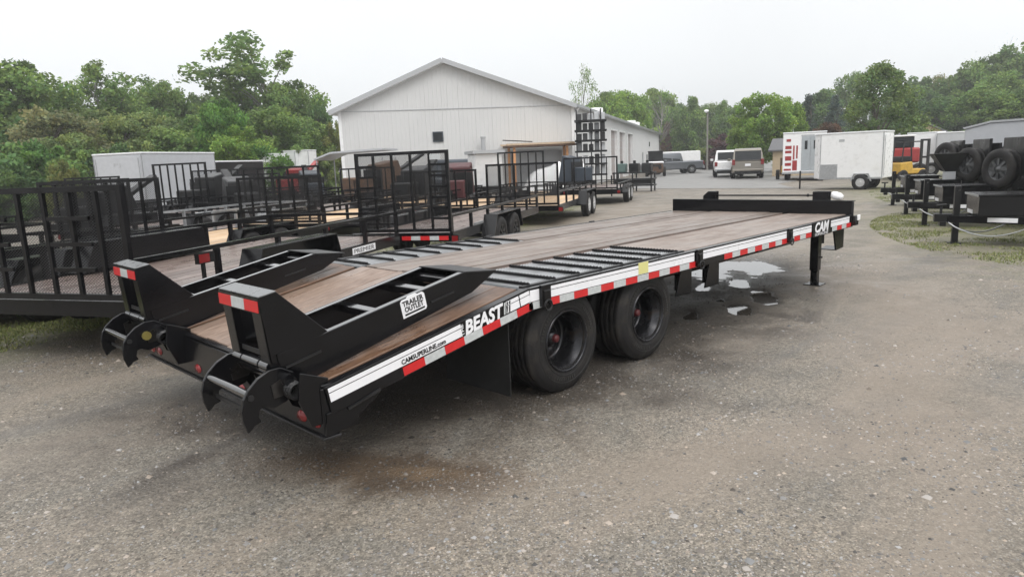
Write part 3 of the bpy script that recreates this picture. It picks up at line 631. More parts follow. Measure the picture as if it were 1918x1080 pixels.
# ramps folded forward onto the tail
def ramp(y0, y1):
    side = [(-1.64, .742), (-.385, .977), (-.12, .951), (-.12, .945), (-.33, .840), (-1.53, .556), (-1.62, .60)]
    for y in (y0, y1):
        mb = MB(); a, b_ = (y-.0, y+.008) if y == y0 else (y-.008, y)
        mb.poly_y(side, a, b_)
        o = mb.obj('ramp_beam', M['black'], beast, .002)
        fl = MB(); c, d = (y+.0085, y+.045) if y == y0 else (y-.045, y-.0085)
        def along(x): return .742+(x+1.64)*(.977-.742)/1.255
        fl.poly_y([(-1.60, along(-1.60)), (-.40, along(-.40)), (-.40, along(-.40)-.008), (-1.60, along(-1.60)-.008)], c, d)
        fl.obj('beam_flange', M['gloss'], o)
        yy = a-.006 if y == y0 else b_; MB().bar((-1.60, yy+.003, .665), (-1.40, yy+.003, .705), .006, .012, (0, 0, 1)).obj('weld_bead', M['steel_dark'], o); MB().bar((-.66, yy+.003, .835), (-.48, yy+.003, .868), .006, .010).obj('weld_bead', M['steel_dark'], o)
        # knee upright on this side: leg and triangular gusset
        k = MB(); k.poly_y([(-1.705, 1.040), (-1.612, 1.052), (-1.35, .800), (-1.42, .78), (-1.655, .74), (-1.668, .70)], a-.0004, b_+.0004)
        k.obj('knee_gusset', M['black'], beast, .002)
        kl = MB(); c, d = (y+.009, y+.105) if y == y0 else (y-.105, y-.009)
        kl.poly_y([(-1.705, 1.030), (-1.655, 1.030), (-1.625, .64), (-1.672, .64)], c, d); kl.obj('knee_leg', M['black'], beast, .003)
        # claw
        cl = MB(); c, d = (y-.022, y-.002) if y == y0 else (y+.002, y+.022)
        cl.poly_y([(-1.833, .393), (-1.852, .45), (-1.855, .51), (-1.840, .563), (-1.812, .605), (-1.760, .650), (-1.70, .677), (-1.64, .678), (-1.575, .64), (-1.575, .56), (-1.62, .50), (-1.69, .480), (-1.745, .502), (-1.765, .495), (-1.774, .459), (-1.763, .433), (-1.797, .423), (-1.813, .407)][::-1], c, d)
        clo = cl.obj('ramp_claw', M['black'], beast, .003)
        MB().poly_y([(-1.70, .60), (-1.60, .64), (-1.56, .60), (-1.60, .54), (-1.69, .53)][::-1], c-.006, c-.0005).obj('stiffener', M['worn'], clo)
        MB().tube((-1.805, c-.008, .565), (-1.805, d+.008, .565), .016).tube((-1.62, c-.01, .61), (-1.62, d+.01, .61), .028).obj('pin', M['steel_dark'], clo)
    kp = MB(); kp.poly_y([(-1.708, 1.042), (-1.612, 1.058), (-1.612, 1.050), (-1.706, 1.034)], y0-.002, y1+.002)
    kp.obj('knee_cap', M['galv2'], beast, .003)
    MB().box(-1.709, -1.700, y0+.0, y1-.0, .955, 1.033).obj('knee_face', M['black'], beast)
    MB().box(-1.662, -1.655, y0+.105, y1-.105, .72, .745).obj('knee_crossbar', M['steel_dark'], beast)
    w3 = (y1-y0)/3
    for k in range(3):
        MB().box(-1.7125, -1.7095, y0+k*w3+.001, y0+(k+1)*w3-.001, .962, 1.018).obj('reflective_tape', M['white_tape'] if k == 1 else M['red'], beast)
    for x in (-1.30, -.98, -.62, -.42):
        z = .742+(x+1.64)*.187-.055
        mb = MB(); mb.bar((x, y0+.009, z), (x, y1-.009, z), .05, .05, (-.18, 0, 1)); mb.obj('ramp_rung', M['gloss'], beast, .004)
    tp = MB(); tp.poly_y([(-.385, .979), (-.118, .953), (-.118, .945), (-.385, .970)], y0-.0025, y1+.0025); tp.obj('tip_plate', M['steel_dark'], beast, .001)
    tp = MB(); tp.poly_y([(-.33, .838), (-.115, .946), (-.118, .951), (-.335, .846)][::-1], y0+.01, y1-.01); tp.obj('tip_plate', M['black'], beast)
    MB().tube((-1.62, y0-.06, .615), (-1.62, y1+.06, .615), .028, 12).obj('pivot_tube', M['gloss'], beast)
    for yy in (y0+.03, (y0+y1)/2-.09, y1-.12):
        MB().tube((-1.66, yy, .672), (-1.66, yy+(.18 if yy > y0+.05 and yy < y1-.2 else .09), .672), .03, 12).obj('hinge_sleeve', M['gloss'], beast)
    MB().tube((-1.805, y0, .575), (-1.805, y1, .575), .020, 12).obj('claw_bar', M['gloss'], beast)
    MB().box(-1.80, -1.79, y0+.03, y1-.03, .47, .49).obj('claw_stay', M['steel_dark'], beast)
    for yy in (y0+.06, y1-.08):
        MB().poly_y([(-1.62, .60), (-1.49, .56), (-1.49, .40), (-1.56, .44)], yy, yy+.012).obj('hinge_lug', M['black'], beast)
    for yy in (y0+.02, y0+.15, y1-.15, y1-.02):
        MB().tube((-1.535, yy, .615), (-1.535, yy+.03, .615), .02, 8).obj('bolt', M['worn'], beast)
    MB().box(-1.60, -1.50, y0+.01, y1-.01, .575, .60).obj('hinge_plate', M['worn'], beast, .003)
    MB().path([Vector((-1.56+.03*math.sin(t*2), y0-.05-.07*t, .52-.10*math.sin(t*PI))) for t in np.linspace(0, 1, 10)], .007).obj('wire_loop', M['steel_dark'], beast)
    MB().bar((-1.60, y1+.07, .60), (-1.50, y1+.07, .42), .012, .09, (1, 0, 0)).obj('hinge_lug', M['black'], beast, .003)
    # torsion spring
    sp = MB(); yc = y0-.10; pts = [Vector((-1.60+.04*math.cos(t), yc+.09*t/25, .56+.04*math.sin(t))) for t in np.linspace(0, 25, 60)]; sp.path(pts, .008, 5); sp.obj('torsion_spring', M['steel_dark'], beast)
    MB().poly_y([(-1.60, .66), (-1.45, .60), (-1.47, .37), (-1.56, .37), (-1.62, .52)][::-1], y0-.14, y0-.125).obj('hinge_lug', M['black'], beast, .003)
M['galv2'] = mat('worn_cap', (.16, .165, .17), .3, .3, var=.25, vscale=20)
ramp(.17, .62); ramp(1.96, 2.41)
# brass nut on the far claw, sticker on the near ramp
MB().tube((-1.70, 1.934, .585), (-1.70, 1.92, .585), .03, 10).obj('brass_nut', mat('brass', (.45, .38, .12), .35, .8), beast)
stk = Matrix.Translation((-.865, .168, .772)) @ Matrix.Rotation(-.19, 4, 'Y')
o = MB().poly_y([(0, 0), (.168, 0), (.178, .012), (.178, .095), (.165, .108), (.13, .108), (.115, .118), (.06, .118), (.045, .108), (.012, .108), (0, .095)], -.0005, .0015, stk).obj('sticker', M['stripe'], beast)
text('TRAILER', .042, M['decal_black'], stk @ Matrix.Translation((.012, -.002, .066)) @ TX, beast, width=.152, offset=.001)
text('OUTLET', .042, M['decal_black'], stk @ Matrix.Translation((.02, -.002, .030)) @ TX, beast, width=.138, offset=.001)
text('215-855-0410', .02, M['decal_black'], stk @ Matrix.Translation((.014, -.002, .009)) @ TX, beast, width=.148) if False else None
MB().box(.016, .162, -.002, .0, .011, .021, stk).obj('sticker_line', M['decal_black'], beast)

#PART2
# ================================================================== UTILITY TRAILERS OF THE LEFT YARD
HD = R_(28.5); TU = Vector((math.cos(HD), math.sin(HD), 0)); TV = Vector((-math.sin(HD), math.cos(HD), 0)); TO = Vector((-1.296, 3.353, 0))
def yard(u, v): return TO+TU*u+TV*v
def small_tyre(r, wd):
    h = wd/2; t = MB(); t.lathe([(r*.56, -h+.01), (r*.62, -h-.004), (r*.80, -h-.008), (r*.94, -h+.006), (r, -h+.03), (r, -h+.07), (r-.008, -h+.074), (r-.008, h-.074), (r, h-.07), (r, h-.03), (r*.94, h-.006), (r*.80, h+.008), (r*.62, h+.004), (r*.56, h-.01), (r*.5, 0), (r*.56, -h+.01)], 32)
    return t.mesh('tyre', M['rubber'])
def small_rim(r, m, spokes=0):
    q = MB(); q.lathe([(r*.57, -.10), (r*.54, -.104), (r*.5, -.075), (r*.42, -.06), (r*.3, -.065), (r*.24, -.09), (r*.12, -.095), (r*.10, -.12), (0, -.122)], 26)
    if spokes:
        for k in range(spokes):
            t = 2*PI*k/spokes; q.bar((r*.2*math.cos(t), -.098, r*.2*math.sin(t)), (r*.52*math.cos(t), -.09, r*.52*math.sin(t)), .05, .02, (0, 1, 0))
    return q.mesh('rim', m)
TY34 = small_tyre(.34, .2); TY30 = small_tyre(.29, .19); TY38 = small_tyre(.385, .24)
RIMB = small_rim(.34, M['black2'], 8); RIMW = small_rim(.34, M['rimw'], 8); RIMW30 = small_rim(.29, M['rimw'], 8); RIM38 = small_rim(.385, M['galv'], 8); RIMD = small_rim(.385, M['galvd'], 8)
def wheel(parent, ty, rm, x, y, r, flip=False, name='wheel'):
    o = link(ty, name, parent, loc=(x, y, r)); 
    link(rm, 'rim', o, rot=(0, 0, PI if flip else 0)); return o
def post(parent, x, y, z0, z1, m, s=.025, name='post'): return MB().box(x-s, x+s, y-s, y+s, z0, z1).obj(name, m, parent)

def util(label, loc, L, W, bed, rail, gate_h, floor, nb=10, fend=(1.2, 3.1), wheels=(1.75, 2.6), rim='b', posts=6, tongue=1, gate='mesh', bars=8, ladders=(), m='black', rz=HD, lamp=True, fine=.035, fz=None, group='utility trailers parked in rows'):
    mm = M[m]; t = thing('utility_trailer', label, 'trailer', loc, rz, group)
    f = MB(); f.box(0, L, 0, .05, bed-.14, bed+.01); f.box(0, L, W-.05, W, bed-.14, bed+.01); f.box(0, .05, .0505, W-.0505, bed-.14, bed-.0); f.box(L-.05, L, .0505, W-.0505, bed-.14, bed+.01); f.obj('frame', mm, t, kind=None)
    for k in range(1, int(L/.8)): MB().box(k*.8-.02, k*.8+.02, .051, W-.051, bed-.10, bed-.05).obj('crossmember', mm, t)
    wd = (W-.104)/nb
    for k in range(nb): MB().box(.052, L-.052, .052+k*wd+.003, .052+(k+1)*wd-.003, bed-.045, bed-.004+random.uniform(-.003, .002)).obj('plank', floor, t)
    for y in (0.03, W-.03):
        MB().bar((0, y, rail-.02), (L, y, rail-.02), .05, .04).obj('side_rail', mm, t)
        for k in range(posts): post(t, .03+(L-.06)*k/(posts-1), y, bed+.01, rail-.041, mm)
    MB().bar((L-.03, .055, rail-.02), (L-.03, W-.055, rail-.02), .05, .04).obj('front_rail', mm, t)
    MB().bar((L-.03, .055, (rail+bed)/2), (L-.03, W-.055, (rail+bed)/2), .03, .03).obj('front_rail', mm, t)
    # fenders and wheels
    r = .34
    for sg, y0 in ((0, -.27), (1, W+.02)):
        z0, z1 = .38, (fz or min(rail-.12, 2*r+.10)); a, b_ = fend
        o_ = [(a, z0), (a+.22, z1), (b_-.16, z1), (b_, z0)]; i_ = [(b_-.02, z0), (b_-.17, z1-.012), (a+.23, z1-.012), (a+.02, z0)]
        mb = MB(); mb.poly_y(o_+i_, y0, y0+.25); ys = y0+.25 if sg == 0 else y0
        mb.poly_y([(a+.02, z0), (a+.23, z1-.013), (b_-.17, z1-.013), (b_-.02, z0)], ys-.004 if sg == 0 else ys, ys if sg == 0 else ys+.004)
        mb.obj('fender', mm, t)
        for xw in wheels: wheel(t, TY34, RIMW if rim == 'w' else RIMB, xw, y0+.12, r, flip=bool(sg))
    for xw in wheels: MB().tube((xw, -.1, r), (xw, W+.1, r), .035, 8).obj('axle', mm, t)
    if tongue:
        for y in (.15, W-.15): MB().bar((L-.05, y, bed-.07), (L+tongue, W/2, bed-.07), .06, .10).obj('tongue_beam', mm, t)
        j = MB(); j.tube((L+tongue-.15, W/2, .0), (L+tongue-.15, W/2, bed+.35), .03); j.obj('jack', mm, t)
        MB().bar((L+tongue-.1, W/2, bed-.03), (L+tongue+.15, W/2, bed-.03), .07, .07).obj('coupler', M['steel_dark'], t)
    if lamp:
        for y in (-.03, W+.03):
            lb = MB().box(-.005, .12, y-.06, y+.06, bed-.15, bed-.04).obj('lamp_box', mm, t)
            MB().box(-.015, -.006, y-.05, y+.05, bed-.14, bed-.05).obj('tail_light', M['redlens'], lb)
    if gate:
        zb, zt_ = bed+.02, bed+gate_h; g = MB()
        g.box(-.05, -.005, .0, W, zb, zb+.05); g.box(-.05, -.005, .0, W, zt_-.05, zt_); g.box(-.05, -.005, 0, .05, zb+.0505, zt_-.0505); g.box(-.05, -.005, W-.05, W, zb+.0505, zt_-.0505)
        go_ = g.obj('ramp_gate', mm, t)
        for k in range(1, bars):
            y = W*k/bars; MB().box(-.045, -.012, y-.018, y+.018, zb+.051, zt_-.051).obj('gate_bar', mm, go_)
        if gate == 'mesh':
            s = MB(); MT = Matrix.Translation((-.008, .05, zb+.05)) @ Matrix(((0, 0, 1, 0), (1, 0, 0, 0), (0, 1, 0, 0), (0, 0, 0, 1)))
            strands(s, W-.1, gate_h-.12, fine, .0045 if fine < .05 else .008, MT, .75); s.obj('mesh_panel', M['steel_dark'], go_, kind='stuff')
        for (ya, yb, nz) in ladders:
            for k in range(1, nz+1):
                z = zb+.05+(gate_h-.12)*k/(nz+1); MB().box(-.075, -.05, ya, yb, z-.018, z+.018).obj('ladder_rung', mm, go_)
    return t
LB = 'black utility trailer '
T1 = util(LB+'with mesh ramp gate, nearest at the left edge of the picture', yard(0, 0), 5.15, 2.3, .58, .95, 1.0, M['woodgrey'], nb=13, fz=.86, fend=(1.15, 3.0), wheels=(1.65, 2.48), posts=6, tongue=0, bars=8, ladders=((.35, .80, 3), (1.28, 1.72, 3)))
MB().poly_y([(1.30, .60), (1.48, .93), (3.22, .93), (3.36, .60)], 2.02, 2.25).obj('inner_fender', M['black'], T1, .004)
# side lamp, lower rub rail and label plate of T1
lp = MB().box(.70, .92, -.05, -.0005, .80, .90).obj('side_lamp_box', M['black2'], T1); MB().box(.70, .84, -.056, -.051, .81, .89).obj('tail_light', M['redlens'], lp)
MB().box(.77, .80, -.03, -.001, .58, .80).obj('lamp_post', M['black2'], T1)
lbp = MB().box(3.66, 4.32, -.006, -.0005, .475, .565).obj('name_label', M['stripe'], T1); text('PREMIER', .085, M['decal_black'], Matrix.Translation((3.70, -.0075, .49)) @ TX, lbp, width=.58)
T3 = util(LB+'with tall two-ladder gate, red and white tape across its tail', yard(5.45, -.78), 5.6, 1.6, .58, .86, 1.28, M['woodgrey'], nb=9, fend=(1.3, 3.2), wheels=(1.85, 2.75), posts=7, tongue=0, bars=5, ladders=((.05, .30, 6), (1.22, 1.54, 6)), fine=.03)
for k in range(5): MB().box(-.058, -.0505, .06+k*.16, .06+(k+1)*.16-.004, .47, .535).obj('reflective_tape', M['white_tape'] if k % 2 else M['red'], T3)
MB().box(-.045, .05, 1.55, 1.75, .42, .58).obj('lamp_box', M['black2'], T3)
MB().box(-.052, -.0505, .12, .30, 1.72, 1.80).obj('maker_label', M['white_tape'], T3)
MB().box(1.0, 2.0, -.03, -.001, .60, .64).obj('rub_rail', M['galv'], T3)
T2 = util(LB+'with new yellow pine floor, parked just behind the leftmost trailer', yard(3.4, 2.8), 4.1, 2.2, .52, .86, 1.1, M['pine'], nb=9, fend=(1.1, 2.9), wheels=(1.6, 2.4), tongue=.0, bars=7)
T4 = util(LB+'with pine floor behind its mesh gate, left of the tall ladder gate', yard(7.8, 2.9), 4.7, 2.0, .56, .9, .98, M['pine'], nb=8, tongue=0, bars=6)
util(LB+'with a high wide gate standing behind the pine-floored one', yard(11.1, 4.95), 4.4, 2.3, .56, .95, 1.2, M['woodgrey'], nb=8, tongue=0, bars=5)
util('galvanised silver utility trailer among the black trailers at left', yard(7.2, 5.1), 3.5, 1.4, .5, .9, .1, M['woodgrey'], nb=6, gate=None, m='galv', tongue=.6, lamp=False)
util(LB+'in second row, gate top just above the nearest gate', yard(6.7, 6.6), 4.2, 2.0, .55, .9, 1.08, M['woodgrey'], nb=7, tongue=.0, bars=7)
util(LB+'farthest of the left row, only its gate top showing', yard(11.2, 11.4), 4.2, 2.0, .55, .9, 1.15, M['woodgrey'], nb=6, tongue=0, bars=6, gate='bars')
util(LB+'whose barred gate stands against the long grey enclosed trailer', yard(11.5, 8.7), 4.2, 1.8, .6, 1.0, 1.38, M['woodgrey'], nb=6, tongue=.8, bars=7, gate='bars')
util(LB+'low between the grey enclosed trailer and red machine', yard(15.3, 9.0), 4.6, 2.0, .55, .95, 1.05, M['woodgrey'], nb=6, tongue=0, bars=6, gate='bars')
util(LB+'with pine floor behind the tall two-ladder gate', yard(11.9, 1.0), 4.2, 1.7, .55, .9, .95, M['pine'], nb=7, tongue=0, bars=6, gate='bars')
util(LB+'with single rail beside the brown firewood machine', yard(16.2, 5.3), 4.4, 2.0, .55, .95, 1.1, M['pine'], nb=7, tongue=0, bars=6, gate='bars')
util(LB+'in the middle of the yard behind the white tarpaulins row', yard(14.4, 3.0), 3.9, 1.8, .55, .9, .3, M['pine'], nb=7, tongue=0, gate=None)
util(LB+'left of the nearest one, its rails seen through the nearest gate', yard(-.3, 3.0), 3.6, 2.0, .55, .9, .9, M['woodgrey'], nb=8, tongue=0, bars=6)
util(LB+'with dark floor two rows behind the nearest one at far left', yard(-.8, 5.6), 4.8, 2.0, .58, .98, 1.0, M['black2'], nb=6, tongue=0, bars=7)
util(LB+'with dark floor three rows behind the nearest one at left', yard(1.6, 8.8), 4.4, 2.0, .58, .98, 1.1, M['black2'], nb=6, tongue=0, bars=7)
util(LB+'with dark floor in front of the vivid maple', yard(16.6, 11.6), 4.0, 2.0, .6, 1.0, 1.2, M['black2'], nb=6, tongue=0, bars=7)
T5 = util(LB+'with pale pine floor and mesh gate, middle of the right-hand line', yard(12.35, -1.0), 5.0, 1.9, .52, .88, 1.08, M['pine'], nb=8, fend=(2.3, 4.2), wheels=(2.95, 3.8), rim='w', tongue=0, bars=5, fine=.05)
T6 = util(LB+'with white wheels and open barred gate, farthest along the right-hand line', yard(20.1, -1.45), 4.6, 1.95, .55, .75, 1.15, M['woodgrey'], nb=7, fend=(.9, 2.7), wheels=(1.3, 2.2), rim='w', tongue=.9, bars=5, gate='bars')
util(LB+'with thin high gate in front of the lumber shed', yard(17.75, .65), 2.2, 1.6, .55, .9, 1.42, M['pine'], nb=6, tongue=0, bars=6, gate='bars', wheels=(1.2,), fend=(.7, 1.7))

# enclosed and box bodies ------------------------------------------------
def enclosed(label, loc, rz, L, W, H, z0, m, roof=None, ty=TY34, rm=RIMW, r=.34, wheels=(1.2, 2.0), nose=0, stone=False, cat='trailer', group=None, tongue=1.0, door=True):
    t = thing('enclosed_trailer', label, cat, (loc[0], loc[1], 0), rz, group)
    b = MB()
    if nose: b.poly_z([(0, 0), (L, 0), (L+nose, W/2-.05), (L+nose, W/2+.05), (L, W), (0, W)], z0, H)
    else: b.box(0, L, 0, W, z0, H)
    b.obj('body', m, t, .03)
    rf = MB(); rf.poly_z([(-.02, -.02), (L+.02, -.02), (L+nose+.03, W/2-.06), (L+nose+.03, W/2+.06), (L+.02, W+.02), (-.02, W+.02)], H-.01, H+.05); rf.obj('roof', roof or M['roofw'], t, .01)
    for x in (0, L): 
        for y in (-.006, W-.014): MB().box(x-.012 if x else -.006, x+.03 if x == 0 else x+.006, y, y+.02, z0, H-.02).obj('corner_trim', M['galv'], t)
    for y in (-.005, W): MB().box(.04, L-.04, y, y+.005, z0, z0+.07).obj('skirt_trim', M['galv'], t)
    n = int(L/.6)
    for k in range(1, n):
        MB().box(k*L/n-.012, k*L/n+.012, -.004, -.0005, z0+.071, H-.03).obj('panel_seam', m, t)
    if door:
        d = MB().box(-.02, -.001, .06, W-.06, z0+.04, H-.1).obj('rear_door', m, t)
        for y in (.12, W-.12): MB().box(-.035, -.0205, y-.012, y+.012, z0+.1, H-.15).obj('door_bar', M['galv'], d)
    for y, fl in ((-.06, False), (W-.16, True)):
        a, b_ = wheels[0]-r-.1, wheels[-1]+r+.1; yy = -.05 if not fl else W+.006
        MB().poly_y([(a, r+.05), (a+.12, 2*r+.06), (b_-.12, 2*r+.06), (b_, r+.05), (b_-.05, r+.05), (b_-.15, 2*r+.02), (a+.15, 2*r+.02), (a+.05, r+.05)], yy, yy+.044).obj('fender', M['galv'] if stone else m, t)
        for xw in wheels:
            MB().lathe([(0, 0), (r+.05, 0)], 20, Matrix.Translation((xw, -.0015 if not fl else W+.0015, r))).obj('wheel_well', M['decal_black'], t)
            wheel(t, ty, rm, xw, (.06 if not fl else W-.06)-(.08 if not fl else -.08), r, flip=fl)
    if tongue:
        for y in (.3, W-.3): MB().bar((L-.05, y, z0-.02), (L+nose+tongue, W/2, z0-.02), .06, .08).obj('tongue_beam', M['black2'], t)
        MB().tube((L+nose+tongue-.12, W/2, 0), (L+nose+tongue-.12, W/2, z0+.35), .035).obj('jack', M['black2'], t)
    return t
grey = enclosed('long light grey enclosed trailer with white roof edge at the foot of the left trees', at(265, 300, 28), R_(29.9), 3.9, 2.1, 2.47, .5, M['grey'])
text('PJ', .18, M['trim'], Matrix.Translation((-.025, 1.2, 2.0)) @ Matrix.Rotation(-PI/2, 4, 'Z') @ TX, grey, width=.3)
enclosed('black enclosed trailer with white roof trim beside the grey enclosed one', at(487, 315, 35)-TU*3.6-TV*.2, HD, 3.6, 2.0, 2.15, .5, M['black2'])
enclosed('white box trailer with flat roof behind the red machine', at(497, 300, 41), HD, 1.9, 1.0, 2.62, .6, M['white'])
enclosed('white van body with rounded roof, left of two behind the yard machines', at(553, 300, 45), HD, .95, .8, 2.85, .6, M['roofw'], wheels=(.5,), tongue=0, door=False)
enclosed('white van body with rounded roof, right of two behind the yard machines', at(578, 300, 45), HD, .95, .8, 2.85, .6, M['white'], wheels=(.5,), tongue=0, door=False)

# white single-axle cargo trailer beyond the lane
_p = at(1670, 330, 32.4); _q = at(1541, 330, 33.0); ang = math.atan2(_q.y-_p.y, _q.x-_p.x); LW = math.hypot(_q.x-_p.x, _q.y-_p.y)
cg = enclosed('white single-axle cargo trailer with grey stone guard, right of the red striped ambulance body', (_p.x, _p.y, 0), ang, LW-.35, 1.75, 2.22, .42, M['white'], ty=TY30, rm=RIMW30, r=.29, wheels=(.75,), nose=.45, stone=True, tongue=.7)
# the visible flank is the trailer's left side in its own frame: keep guard and trims there
MB().box(LW-1.02, LW-.352, 1.7505, 1.757, .42, 1.02).obj('stone_guard', M['galv'], cg); MB().box(LW-1.02, LW-.352, -.007, -.0005, .42, 1.02).obj('stone_guard', M['galv'], cg)
for y in (1.752, -.008): MB().box(LW-1.25, LW-1.05, y, y+.006, 1.9, 2.0).obj('emblem', M['trim'], cg)

# ambulance body seen from behind --------------------------------------
ang2 = math.atan2(at(1508, 300, 44).y-CAM[1], at(1508, 300, 44).x-CAM[0])
amb = thing('ambulance_body', 'white ambulance box body with red chevron blocks and grey double rear doors', 'ambulance body', tuple(at(1507, 300, 41.5).xy)+(0,), ang2)
MB().box(0, 4.2, -1.06, 1.12, .42, 2.55).obj('body', M['white'], amb, .02)
MB().box(-.03, 4.2, -1.08, 1.14, 2.552, 2.62).obj('roof', M['roofw'], amb, .02)
for y0, y1 in ((-.42, .02), (.03, .47)):
    d = MB().box(-.03, -.001, y0-.30, y1-.30, .55, 2.38).obj('rear_door', M['silvpaint'], amb, .01)
    MB().box(-.036, -.0305, (y0+y1)/2-.30-.07, (y0+y1)/2-.30+.07, 1.68, 2.14).obj('window', M['glass'], d)
MB().box(-.02, -.001, -.75, .20, 2.39, 2.46).obj('door_header', M['trim'], amb)
MB().box(-.04, -.001, -.80, -.735, .5, 1.85).obj('red_post', M['redp'], amb)
for z0, z1, y0, y1 in ((2.12, 2.26, .72, .95), (1.72, 1.90, .68, 1.0), (1.50, 1.64, .68, 1.0), (1.10, 1.34, .68, 1.0), (.82, .98, .68, 1.0), (.56, .66, .68, 1.05), (1.15, 1.9, .52, .60), (.56, 1.1, .38, .62), (1.2, 1.9, .36, .44)):
    MB().box(-.008, -.0005, y0, y1, z0, z1).obj('red_marking', M['redp'], amb)
MB().box(-.25, -.002, -1.0, 1.14, .38, .50).obj('rear_step', M['galv'], amb, .01)
for y in (-.9, .9):
    for x in (1.2,): wheel(amb, TY38, RIM38, x, y, .385)

# ------------------------------------------------------------------ vehicles
def car(name, label, cat, loc, rz, kind, paint, hw_=.95, s=1.0, group=None):
    """nose towards +x, rear bumper at x=0"""
    t = thing(name, label, cat, (loc[0], loc[1], 0), rz, group); p = M[paint]
    if kind == 'suv':
        L, bel, top = 5.1, 1.12, 1.90; lower = [(.02, .42), (0, .62), (.02, bel), (4.0, bel-.02), (4.9, bel-.16), (5.08, .85), (5.1, .45), (4.75, .32), (.3, .34)]
        cab = [(.03, bel, .93), (.16, 1.55, .87), (.30, top-.05, .80), (.55, top, .78), (2.7, top, .76), (3.05, top-.06, .77), (4.0, bel-.02, .90)]; ws = (1.0, 4.1)
    else:
        L, bel, top = 5.4, 1.12, 1.86; lower = [(0, .50), (0, bel), (4.35, bel-.02), (5.2, bel-.12), (5.38, .9), (5.4, .5), (5.0, .38), (.3, .42)]
        cab = [(1.9, bel, .92), (2.0, 1.5, .86), (2.08, top-.04, .79), (2.3, top, .77), (3.5, top, .76), (3.75, top-.06, .78), (4.45, bel-.02, .90)]; ws = (1.15, 4.35)
    b = MB(); b.poly_y(lower, -.96, .96); b.obj('body', p, t, .07)
    c = MB().loft(cab); co_ = c.obj('cabin', p, t, .03)
    if kind == 'suv':
        MB().poly_y([(.045, 1.16), (.235, 1.74), (.225, 1.745), (.03, 1.165)], -.78, .78).obj('rear_window', M['glass'], t)
        MB().poly_y([(3.16, 1.80), (3.96, 1.17), (3.97, 1.18), (3.17, 1.81)], -.72, .72).obj('windscreen', M['glass'], t)
        spans = ((.45, 1.35), (1.42, 2.42), (2.49, 3.25))
    else:
        MB().poly_y([(1.895, 1.2), (2.03, 1.72), (2.02, 1.72), (1.885, 1.2)], -.7, .7).obj('rear_window', M['glass'], t)
        MB().poly_y([(3.86, 1.74), (4.40, 1.16), (4.41, 1.17), (3.87, 1.75)], -.70, .70).obj('windscreen', M['glass'], t)
        bd = MB().box(.08, 1.84, -.85, .85, bel+.001, bel+.006).obj('bed', M['black2'], t); spans = ((2.2, 2.9), (2.97, 3.8))
    for x0, x1 in spans:
        for sg in (-1, 1):
            xa = [(x0, 1.18), (x1+.25 if x1 == spans[-1][1] else x1, 1.18), (x1 if x1 == spans[-1][1] else x1, 1.70), (x0+.04, 1.70)]
            vs = [(x, sg*(.925-.28*(z-bel)+.012), z) for x, z in xa]; vs2 = [(x, y-sg*.01, z) for x, y, z in vs]
            MB().add(vs+vs2, [(0, 1, 2, 3), (7, 6, 5, 4), (0, 4, 5, 1), (1, 5, 6, 2), (2, 6, 7, 3), (3, 7, 4, 0)]).obj('window', M['glass'], t)
    for sg in (-1, 1):
        MB().box(-.03, .16, sg*.86-.09, sg*.86+.095, .88 if kind == 'suv' else .78, 1.22 if kind == 'suv' else 1.08).obj('tail_light', M['redlens'], t, .01)
        MB().box(5.0, 5.12, sg*.75-.15, sg*.75+.15, .75, .90).obj('headlight', M['plastic_white'], t, .01)
        MB().box(3.55, 3.75, sg*1.08-.10, sg*1.08+.10, 1.12, 1.28).obj('mirror', p, t, .02)
        for x in ws:
            MB().lathe([(0, 0), (.43, 0)], 20, Matrix.Translation((x, sg*.9625, .39))).obj('wheel_well', M['decal_black'], t)
            wheel(t, TY38, RIM38, x, sg*.87, .385, flip=sg > 0)
    MB().box(-.10, .06, -.92, .92, .42, .62).obj('rear_bumper', M['galv'] if kind != 'suv' else p, t, .03)
    MB().box(-.012, -.0, -.17, .17, .80, .95).obj('number_plate', M['stripe'], t)
    MB().box(-.105, .05, -.8, .8, .30, .50).obj('underbody', M['black2'], t)
    return t
azi = lambda p: math.atan2(p.y-CAM[1], p.x-CAM[0])
p = at(1401, 300, 46.5); car('sport_utility_vehicle', 'beige sport utility vehicle seen from behind on the asphalt lane', 'car', p, azi(p)+.04, 'suv', 'silver')
p = at(1366, 300, 50); car('pickup_truck', 'white pickup truck parked left of the beige sport utility vehicle', 'pickup truck', p, azi(p)+.04, 'pickup', 'white')
p = at(1311, 305, 66); car('pickup_truck', 'grey pickup truck parked sideways at the far end of the long building', 'pickup truck', p, azi(p)+R_(112), 'pickup', 'bluegrey')
p = at(130, 330, 50); car('pickup_truck', 'white pickup truck behind the far left gates, below the trees', 'pickup truck', p, HD+R_(100), 'pickup', 'white')
p = at(20, 338, 52); car('parked_car', 'white car at the far left edge beyond the trailers', 'car', p, HD+R_(100), 'suv', 'white')
p = at(882, 315, 28); car('pickup_truck', 'blue-grey pickup truck in front of the gable wall', 'pickup truck', p, azi(p)+.3, 'pickup', 'blue')
# white long van behind the grey pickup
p = at(1312, 303, 71); van = thing('white_van', 'long white van parked behind the grey pickup truck at the building end', 'van', (p.x, p.y, 0), azi(p)+R_(90))
MB().loft([(0, .5, .95), (0, 1.95, .9), (.1, 2.02, .85), (3.7, 2.02, .85), (4.5, 1.35, .9), (5.2, 1.15, .9), (5.3, .5, .95)]).obj('body', M['white'], van, .04)
for x in (1, 4.2):
    for y in (-.85, .85): wheel(van, TY38, RIM38, x, y, .385, flip=y > 0)
MB().poly_y([(3.72, 1.98), (4.48, 1.38), (4.49, 1.39), (3.73, 1.99)], -.78, .78).obj('windscreen', M['glass'], van)
